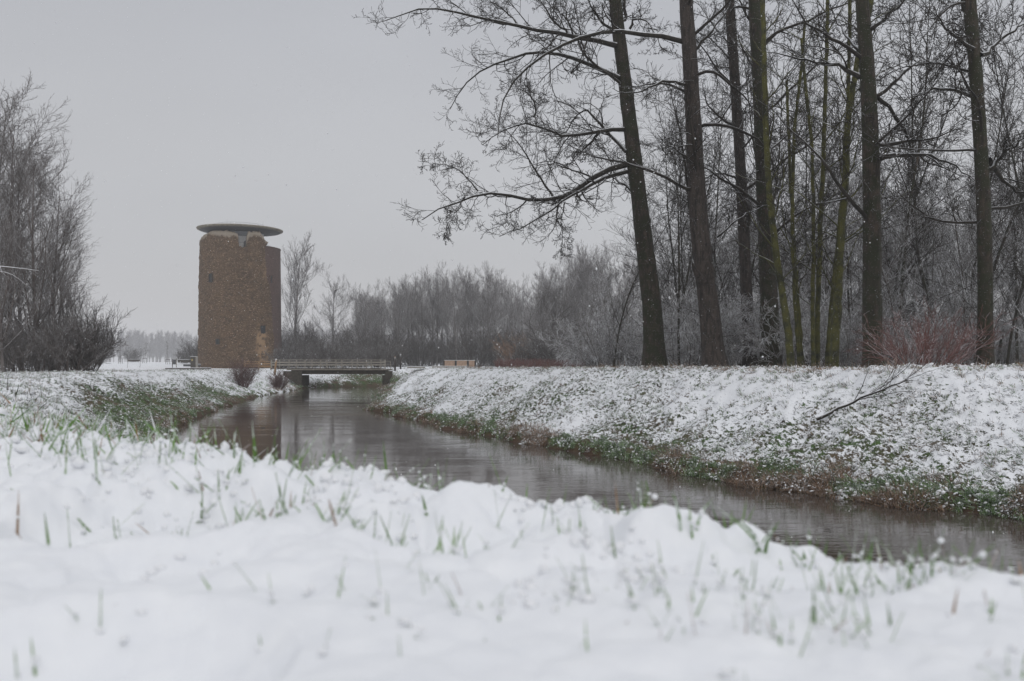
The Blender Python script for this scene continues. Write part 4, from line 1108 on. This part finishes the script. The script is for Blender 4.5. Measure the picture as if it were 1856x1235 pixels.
# snow coated branch reaching in at the left edge
def snowy_branch():
    e_ = empty('snowy_branch', at(-60, 500, 30)); tag(e_, 'snow coated branch reaching in from the left edge of the photo', 'branch')
    off = np.array(e_.location); rng = np.random.default_rng(3)
    P = np.array([traced([(-60,500),(-20,480),(10,484),(40,487),(70,491)], 30, -.5, 9) - off, traced([(-60,500),(-30,492),(0,490),(25,497),(45,515)], 30, .6, 9) - off])
    r = taper([.03, .022], 8, .3); s, d, l, r2 = kids(P, r, np.array([2.4, 2.0]), 8, .2, 1, .6, .3, rng, rmin=.006)
    link('twigs', mesh_np('snowy_branch', *join([tubes(P, r, 6), tubes(grow(s, d, l, 3, .1, 0, rng), taper(r2, 3), 3)])), M['white_twig'], e_)
snowy_branch()

# ------------------------------------------------------------------ fallen branch on the right bank
def fallen():
    e0 = ground_hit(1480, 764); e1 = ground_hit(1560, 739); e2 = ground_hit(1642, 712)
    e_ = empty('fallen_branch', e0); tag(e_, 'long fallen branch lying on the snowy slope of the right bank', 'branch')
    rng = np.random.default_rng(8)
    pts = np.array([e0 + (0, 0, .05), e1 + (0, -.1, .22), e2 + (0, -.1, .28)]) - e0
    P = resample(pts, 13)[None]; P[:, 1:-1] += rng.standard_normal((1, 11, 3)) * .02; r = taper([.05], 12, .3)
    link('stem', mesh_np('fallen_stem', *tubes(P, r, 7)), M['limb'], e_)
    Lt = np.linalg.norm(np.diff(P[0], axis=0), axis=1).sum()
    s, d, l, r2 = kids(P, r, np.array([Lt]), 12, .4, 1, .6, .75, rng, rr=.4, rmin=.009)
    d[:, 2] = np.abs(d[:, 2]) + .5; d[:, 0] += .4
    P2 = grow(s, d / np.linalg.norm(d, axis=1, keepdims=True), l, 6, .08, -.01, rng); R2 = taper(r2, 6, .4)
    s, d, l3, r3 = kids(P2, R2, l, 4, .2, 1, .5, .4, rng, rmin=.005)
    link('twigs', mesh_np('fallen_twigs', *join([tubes(P2, R2, 4), tubes(grow(s, d, l3, 3, .1, 0, rng), taper(r3, 3), 3)])), M['twig'], e_)
fallen()
# dead stalks in the left field
for px_, py_, h_, lb in ((12, 708, 30, 'dark dead stalk at the very left edge of the field'), (28, 722, 28, 'second dark dead stalk at the left edge, slightly nearer'), (68, 745, 24, 'short dark dead stalk nearest the foreground snow'), (162, 702, 16, 'dark withered plant in the middle of the left field')):
    g = ground_hit(px_, py_, 6)
    rng = np.random.default_rng(px_); e_ = empty('dead_stalk', g); tag(e_, lb, 'plant')
    hh = h_ / F * g[1]
    P = grow(np.array([[0, 0, -.05], [.02, 0, -.05]]), np.array([[.25, 0, 1.], [-.15, .1, 1.]]), np.array([hh, hh * .6]), 6, .08, 0, rng)
    link('stem', mesh_np('stalk', *tubes(P, taper([.011, .008], 6, .5), 5)), M['dark_grass'], e_)

# ------------------------------------------------------------------ grass
def blades(n, rng, h, wd, spread, bend, segs=3):
    az = rng.random(n) * 2 * PI; q = np.sqrt(rng.random(n)) * spread
    S = np.c_[np.cos(az) * q, np.sin(az) * q, np.full(n, -.02)]
    ba = rng.random(n) * 2 * PI; L = h * (.5 + .7 * rng.random(n)); bd = bend * (.3 + 1.0 * rng.random(n))
    out_V = []; out_Q = []
    t = np.linspace(0, 1, segs + 1)
    hor = np.sin(t[None] * bd[:, None]) * L[:, None] * .75; ver = np.cumsum(np.r_[0, np.full(segs, 1 / segs)])[None] * L[:, None] * np.cos(t[None] * bd[:, None] * .62)
    C_ = S[:, None] + np.stack([np.cos(ba)[:, None] * hor, np.sin(ba)[:, None] * hor, ver], -1)
    pa = ba + PI / 2 + rng.normal(size=n) * .5; W = np.stack([np.cos(pa), np.sin(pa), np.zeros(n)], -1)[:, None] * (wd / 2 * (1 - t ** 1.6 * .88))[None, :, None]
    V = np.stack([C_ - W, C_ + W], 2).reshape(n, -1, 3)
    i = np.arange(segs) * 2
    q_ = np.stack([i, i + 1, i + 3, i + 2], -1)[None] + (np.arange(n) * (segs + 1) * 2)[:, None, None]
    return V.reshape(-1, 3), q_.reshape(-1, 4), C_
def ico(sub=1):
    import bmesh
    b = bmesh.new(); bmesh.ops.create_icosphere(b, subdivisions=sub, radius=1); V = np.array([v.co[:] for v in b.verts]); T = np.array([[v.index for v in f.verts] for f in b.faces]); b.free(); return V, T
IV1, IT1 = ico(1)
def puffs(centers, radii, rng, V0=None, T0=None, flat=.7):
    if V0 is None: V0, T0 = IV1, IT1
    n = len(centers); m_ = len(V0)
    nz_ = 1 + .22 * rng.standard_normal((n, m_, 1)) * (.6 if m_ > 20 else .8)
    st_ = np.stack([.8 + .6 * rng.random(n), .8 + .6 * rng.random(n), flat * (.8 + .5 * rng.random(n))], -1)[:, None]
    V = centers[:, None] + V0[None] * nz_ * st_ * radii[:, None, None]
    T = T0[None] + (np.arange(n) * m_)[:, None, None]
    return V.reshape(-1, 3), T.reshape(-1, 3)

def clump_mesh(rng, h, wd, spread, bend, n, mats, share, snowpuffs=0, pr=.03):
    """mats: list of materials, share: how many blades of each"""
    Vs = []; Qs = []; mi = []; k = 0; tips = None
    for j, (m_, s_) in enumerate(zip(mats, share)):
        nn = int(n * s_)
        if not nn: continue
        V, Q, Cn = blades(nn, rng, h, wd, spread, bend); tips = Cn
        Vs.append(V); Qs.append(Q + k); k += len(V); mi += [j] * len(Q)
    V = np.vstack(Vs); Q = np.vstack(Qs); T = None
    if snowpuffs:
        c = np.c_[(rng.random((snowpuffs, 2)) - .5) * spread * 2.4, h * (.12 + .5 * rng.random(snowpuffs))]
        pv, pt_ = puffs(c, pr * (.4 + .9 * rng.random(snowpuffs)), rng, IV1, IT1, .38)
        T = pt_ + len(V); V = np.vstack([V, pv]); mi += [len(mats)] * len(T)
    me = mesh_np('clump', V, Q, T)
    for m_ in mats + [M['snow']]: me.materials.append(m_)
    me.polygons.foreach_set('material_index', np.array(mi, np.int32))
    return me
rg = np.random.default_rng(61)
kinds = [clump_mesh(rg, .14, .012, .09, 1.3, 22, [M['grass'], M['straw'], M['dark_grass'], M['snow']], [.42, .1, .23, .25], 3, .032) for _ in range(3)]
kinds += [clump_mesh(rg, .16, .012, .10, 1.6, 24, [M['straw'], M['dark_grass'], M['snow']], [.35, .35, .3], 3, .035) for _ in range(2)]
kinds += [clump_mesh(rg, .20, .013, .12, .8, 34, [M['grass'], M['dark_grass']], [.75, .25], 1, .03) for _ in range(2)]
kinds += [clump_mesh(rg, .30, .012, .14, 2.0, 34, [M['straw'], M['dark_grass'], M['straw']], [.6, .3, .1], 2, .03) for _ in range(2)]
kinds += [clump_mesh(rg, .05, .010, .14, 1.5, 4, [M['snow'], M['dark_grass']], [.5, .5], 7, .042) for _ in range(2)]
def scatter(n, xr, yr, seed):
    g = np.random.default_rng(seed)
    Y = yr[0] * (yr[1] / yr[0]) ** g.random(n); U = xr[0] + (xr[1] - xr[0]) * g.random(n); X = U * Y
    z, d, s, right = base_h(X, Y); z = fine_h(X, Y, z, d, s)
    return g, X, Y, z, d, s, right
# bank tussocks
g, X, Y, z, d, s, right = scatter(105000, (-.62, .66), (9, 132), 71)
j = fbm(X * 1.5, Y * 1.5, 3, 41) - .5; dd = d + j * 1.2
patch = fbm(X * .8, Y * .8, 3, 55); patch2 = fbm(X * .35, Y * .35, 2, 57)
shore = np.exp(-(dd / 1.0) ** 2)
lslope = np.where(~right, np.exp(-((d - 1.4) / 1.8) ** 2), 0) * sstep(24, 34, Y)
prob = .34 + .9 * shore + .5 * lslope + .5 * (patch > .56)
keep = (d > .05) & (s > .9) & (g.random(len(X)) < prob)
idx = np.where(g.random(len(X)) < .62, g.integers(9, 11, len(X)), g.integers(0, 5, len(X)))
gr = g.random(len(X))
idx = np.where((lslope > .35) & (gr < .55 * lslope), g.integers(5, 7, len(X)), idx)
idx = np.where((patch > .60) & (gr < .35), g.integers(0, 3, len(X)), idx)
idx = np.where(right & (np.abs(d - 7.3) < 1.1) & (gr < .16), g.integers(7, 9, len(X)), idx)
idx = np.where((shore > .35) & (gr < .8), np.where(patch2 + .1 * g.random(len(X)) > .55, g.integers(5, 7, len(X)), g.integers(7, 9, len(X))), idx)
scl = (.55 + .7 * g.random(len(X))) * np.where(idx >= 9, .8, 1)
rot = np.c_[g.normal(size=len(X)) * .2, np.where(right, -.75, .45) + .25 * g.normal(size=len(X)), g.normal(size=len(X)) * .55 + .3]
P = np.c_[X, Y, z - .01]
scl = scl * (1 + np.clip((Y - 75) / 60, 0, .6))
o = instancer('bank_grass', kinds, P[keep], scl[keep], rot[keep], idx[keep])
tag(o, 'snow dusted grass tussocks covering both river banks', 'grass', kind='stuff')

# dead brown grass hanging over the waterline of the right bank
g, X, Y, z, d, s, right = scatter(60000, (-.2, .66), (14, 110), 77)
pt_ = fbm(X * .7, Y * .7, 3, 66)
k = (d > -.25) & (d < .15 + 1.3 * np.clip(pt_ - .42, 0, .5)) & (g.random(len(X)) < np.where(pt_ > .52, .85, .12)) & (s > 1)
hang = [clump_mesh(rg, .38, .011, .16, 2.3, 30, [M['straw'], M['dark_grass']], [.85, .15], 1, .03) for _ in range(3)]
hang += [clump_mesh(rg, .22, .013, .14, 1.1, 30, [M['grass'], M['dark_grass']], [.75, .25], 2, .03) for _ in range(2)]
ix = np.where(fbm(X * .3, Y * .3, 2, 68)[k] > .47, g.integers(3, 5, k.sum()), g.integers(0, 3, k.sum()))
o = instancer('shore_grass', hang, np.c_[X, Y, np.maximum(z, WZ + .02)][k], .5 + .7 * g.random(k.sum()), np.c_[g.normal(size=(k.sum(), 2)) * .2, g.random(k.sum()) * 6.3], ix)
tag(o, 'brown and green grass hanging over the waterline', 'grass', kind='stuff')

# foreground grass and snow on it
def near_grass():
    rng = np.random.default_rng(81)
    n = 5200
    Y = .6 * (5.0 / .6) ** rng.random(n); X = Y * (-.66 + 1.3 * rng.random(n))
    z, d, s, right = base_h(X, Y); z = fine_h(X, Y, z, d, s); r = np.hypot(X, Y)
    cl = vn(X * 5, Y * 5, 6)
    pr = (.05 + .95 * np.exp(-((s + .05) / .28) ** 2)) * np.clip(r / 1.6, .25, 1.2) * (.35 + 1.3 * (cl > .55))
    k = (s < .5) & (rng.random(n) < pr)
    X, Y, z, s = X[k], Y[k], z[k], s[k]; n = len(X)
    # hero blades read off the photograph, on the near hump
    hero = [(1385,1000,1290,915),(1378,985,1322,935),(1385,1000,1410,955),(1235,960,1218,890),(1260,960,1292,905),(630,855,640,770) ]
    ba = rng.random(n) * 2 * PI; L = .022 + .045 * rng.random(n) ** 1.5; wd = .0016 + .0022 * rng.random(n)
    L = L * np.clip(np.hypot(X, Y) / 1.2, .4, 1.6); wd = wd * np.clip(np.hypot(X, Y) / 1.1, .5, 1.3)
    bd = .2 + 1.9 * rng.random(n) ** 1.6
    t = np.linspace(0, 1, 6)
    hor = np.sin(t[None] * bd[:, None]) * L[:, None] * .7; ver = t[None] * L[:, None] * np.cos(t[None] * bd[:, None] * .6)
    base = np.c_[X, Y, z - .006]
    Cn = base[:, None] + np.stack([np.cos(ba)[:, None] * hor, np.sin(ba)[:, None] * hor, ver], -1)
    hs = []
    for x0, y0, x1, y1 in hero[:5]:
        g0 = ground_hit(x0, y0, .75, 4); D_ = g0[1]
        tip = at(x1, y1, D_ * .98); q = g0[None] + (tip - g0)[None] * t[:, None]; q[:, 2] += np.sin(t * PI) * .006; q[0, 2] -= .01; hs.append(q)
    Cn = np.concatenate([Cn, np.array(hs)]); wd = np.r_[wd, np.full(len(hs), .0042)]; ba = np.r_[ba, np.full(len(hs), PI / 2)]
    n = len(Cn)
    pa = ba + PI / 2 + rng.normal(size=n) * .4
    W = np.stack([np.cos(pa), np.sin(pa), np.zeros(n)], -1)[:, None] * ((1 - t ** 2 * .9)[None, :, None] * wd[:, None, None] / 2)
    fold = np.stack([-np.sin(pa), np.cos(pa), np.zeros(n)], -1)[:, None] * (wd[:, None, None] * .25)
    V = np.stack([Cn - W, Cn + fold, Cn + W], 2).reshape(-1, 3)
    i = np.arange(5) * 3
    q_ = np.concatenate([np.stack([i, i + 1, i + 4, i + 3], -1), np.stack([i + 1, i + 2, i + 5, i + 4], -1)])[None] + (np.arange(n) * 18)[:, None, None]
    me = mesh_np('near_grass', V, q_.reshape(-1, 4))
    me.materials.append(M['grass']); me.materials.append(M['straw'])
    mi = np.repeat((rng.random(n) < .10).astype(np.int32), 10); me.polygons.foreach_set('material_index', mi)
    o = link('near_grass', me); tag(o, 'green grass blades poking through the foreground snow', 'grass', kind='stuff')
    # snow clinging to blades
    c = []; rr = []
    for k_ in range(n):
        if rng.random() < .8:
            m_ = rng.integers(1, 4)
            tt = rng.random(m_) * (4.6 if rng.random() < .2 else 2.6)
            for u in tt:
                a = int(min(4, u)); p_ = Cn[k_, a] + (Cn[k_, a + 1] - Cn[k_, a]) * (u - a)
                c.append(p_ + (rng.normal() * .001, rng.normal() * .001, .0015)); rr.append(.0014 + .0028 * rng.random() ** 2)
    # loose puffs heaped along the crest
    m_ = 9000; Y = .8 * (5.5 / .8) ** rng.random(m_); X = Y * (-.62 + 1.22 * rng.random(m_))
    z, d, s, right = base_h(X, Y); z = fine_h(X, Y, z, d, s)
    k = (rng.random(m_) < np.exp(-((s + .05) / .30) ** 2) * .85 + .04) & (s < .6) & (vn(X * 7, Y * 7, 9) > .45)
    for a, b, c_ in zip(X[k], Y[k], z[k]):
        rad = (.002 + .0075 * rng.random() ** 2) * min(1.6, max(.6, b / 1.5)); c.append(np.array([a, b, c_ + rad * .35])); rr.append(rad)
    V, T = puffs(np.array(c), np.array(rr), rng, IV1, IT1, .9)
    me = mesh_np('clinging_snow', V, None, T); me.materials.append(M['snow'])
    o = link('clinging_snow', me); tag(o, 'small lumps of fresh snow clinging to the foreground grass', 'snow', kind='stuff')
near_grass()

# taller tufts where the hump ends on the left
g, X, Y, z, d, s, right = scatter(6000, (-.62, .1), (2.2, 9), 91)
k = (s > -.3) & (d > .3) & (g.random(len(X)) < .45 * np.exp(-((s - .3) / 1.6) ** 2) + .05)
kinds2 = [clump_mesh(rg, .07, .0045, .05, 1.0, 9, [M['grass'], M['straw'], M['snow']], [.6, .15, .25], 1, .004) for _ in range(4)]
o = instancer('hump_grass', kinds2, np.c_[X, Y, z][k], (.6 + .7 * g.random(k.sum())), np.c_[g.normal(size=(k.sum(), 2)) * .45, g.random(k.sum()) * 6.3], g.integers(0, 4, k.sum()))
tag(o, 'snowy grass tufts along the far edge of the foreground hump', 'grass', kind='stuff')

# ------------------------------------------------------------------ falling snow
rng = np.random.default_rng(123)
n = 8500
P = np.c_[-26 + 52 * rng.random(n), 3.5 + 40 * rng.random(n), -3 + 20 * rng.random(n)]
OV = np.array([(1,0,0),(-1,0,0),(0,1,0),(0,-1,0),(0,0,1),(0,0,-1)], float); OT = np.array([(0,2,4),(2,1,4),(1,3,4),(3,0,4),(2,0,5),(1,2,5),(3,1,5),(0,3,5)])
hgt_ = Hf(P[:, 0], P[:, 1]); P = P[P[:, 2] > np.maximum(hgt_, WZ) + .1]
V, T = puffs(P, .005 + .006 * rng.random(len(P)), rng, OV, OT, 1.2)
me = mesh_np('falling_snow', V, None, T); me.materials.append(M['snow'])
tag(link('falling_snow', me), 'snowflakes drifting through the air', 'snow', kind='stuff')
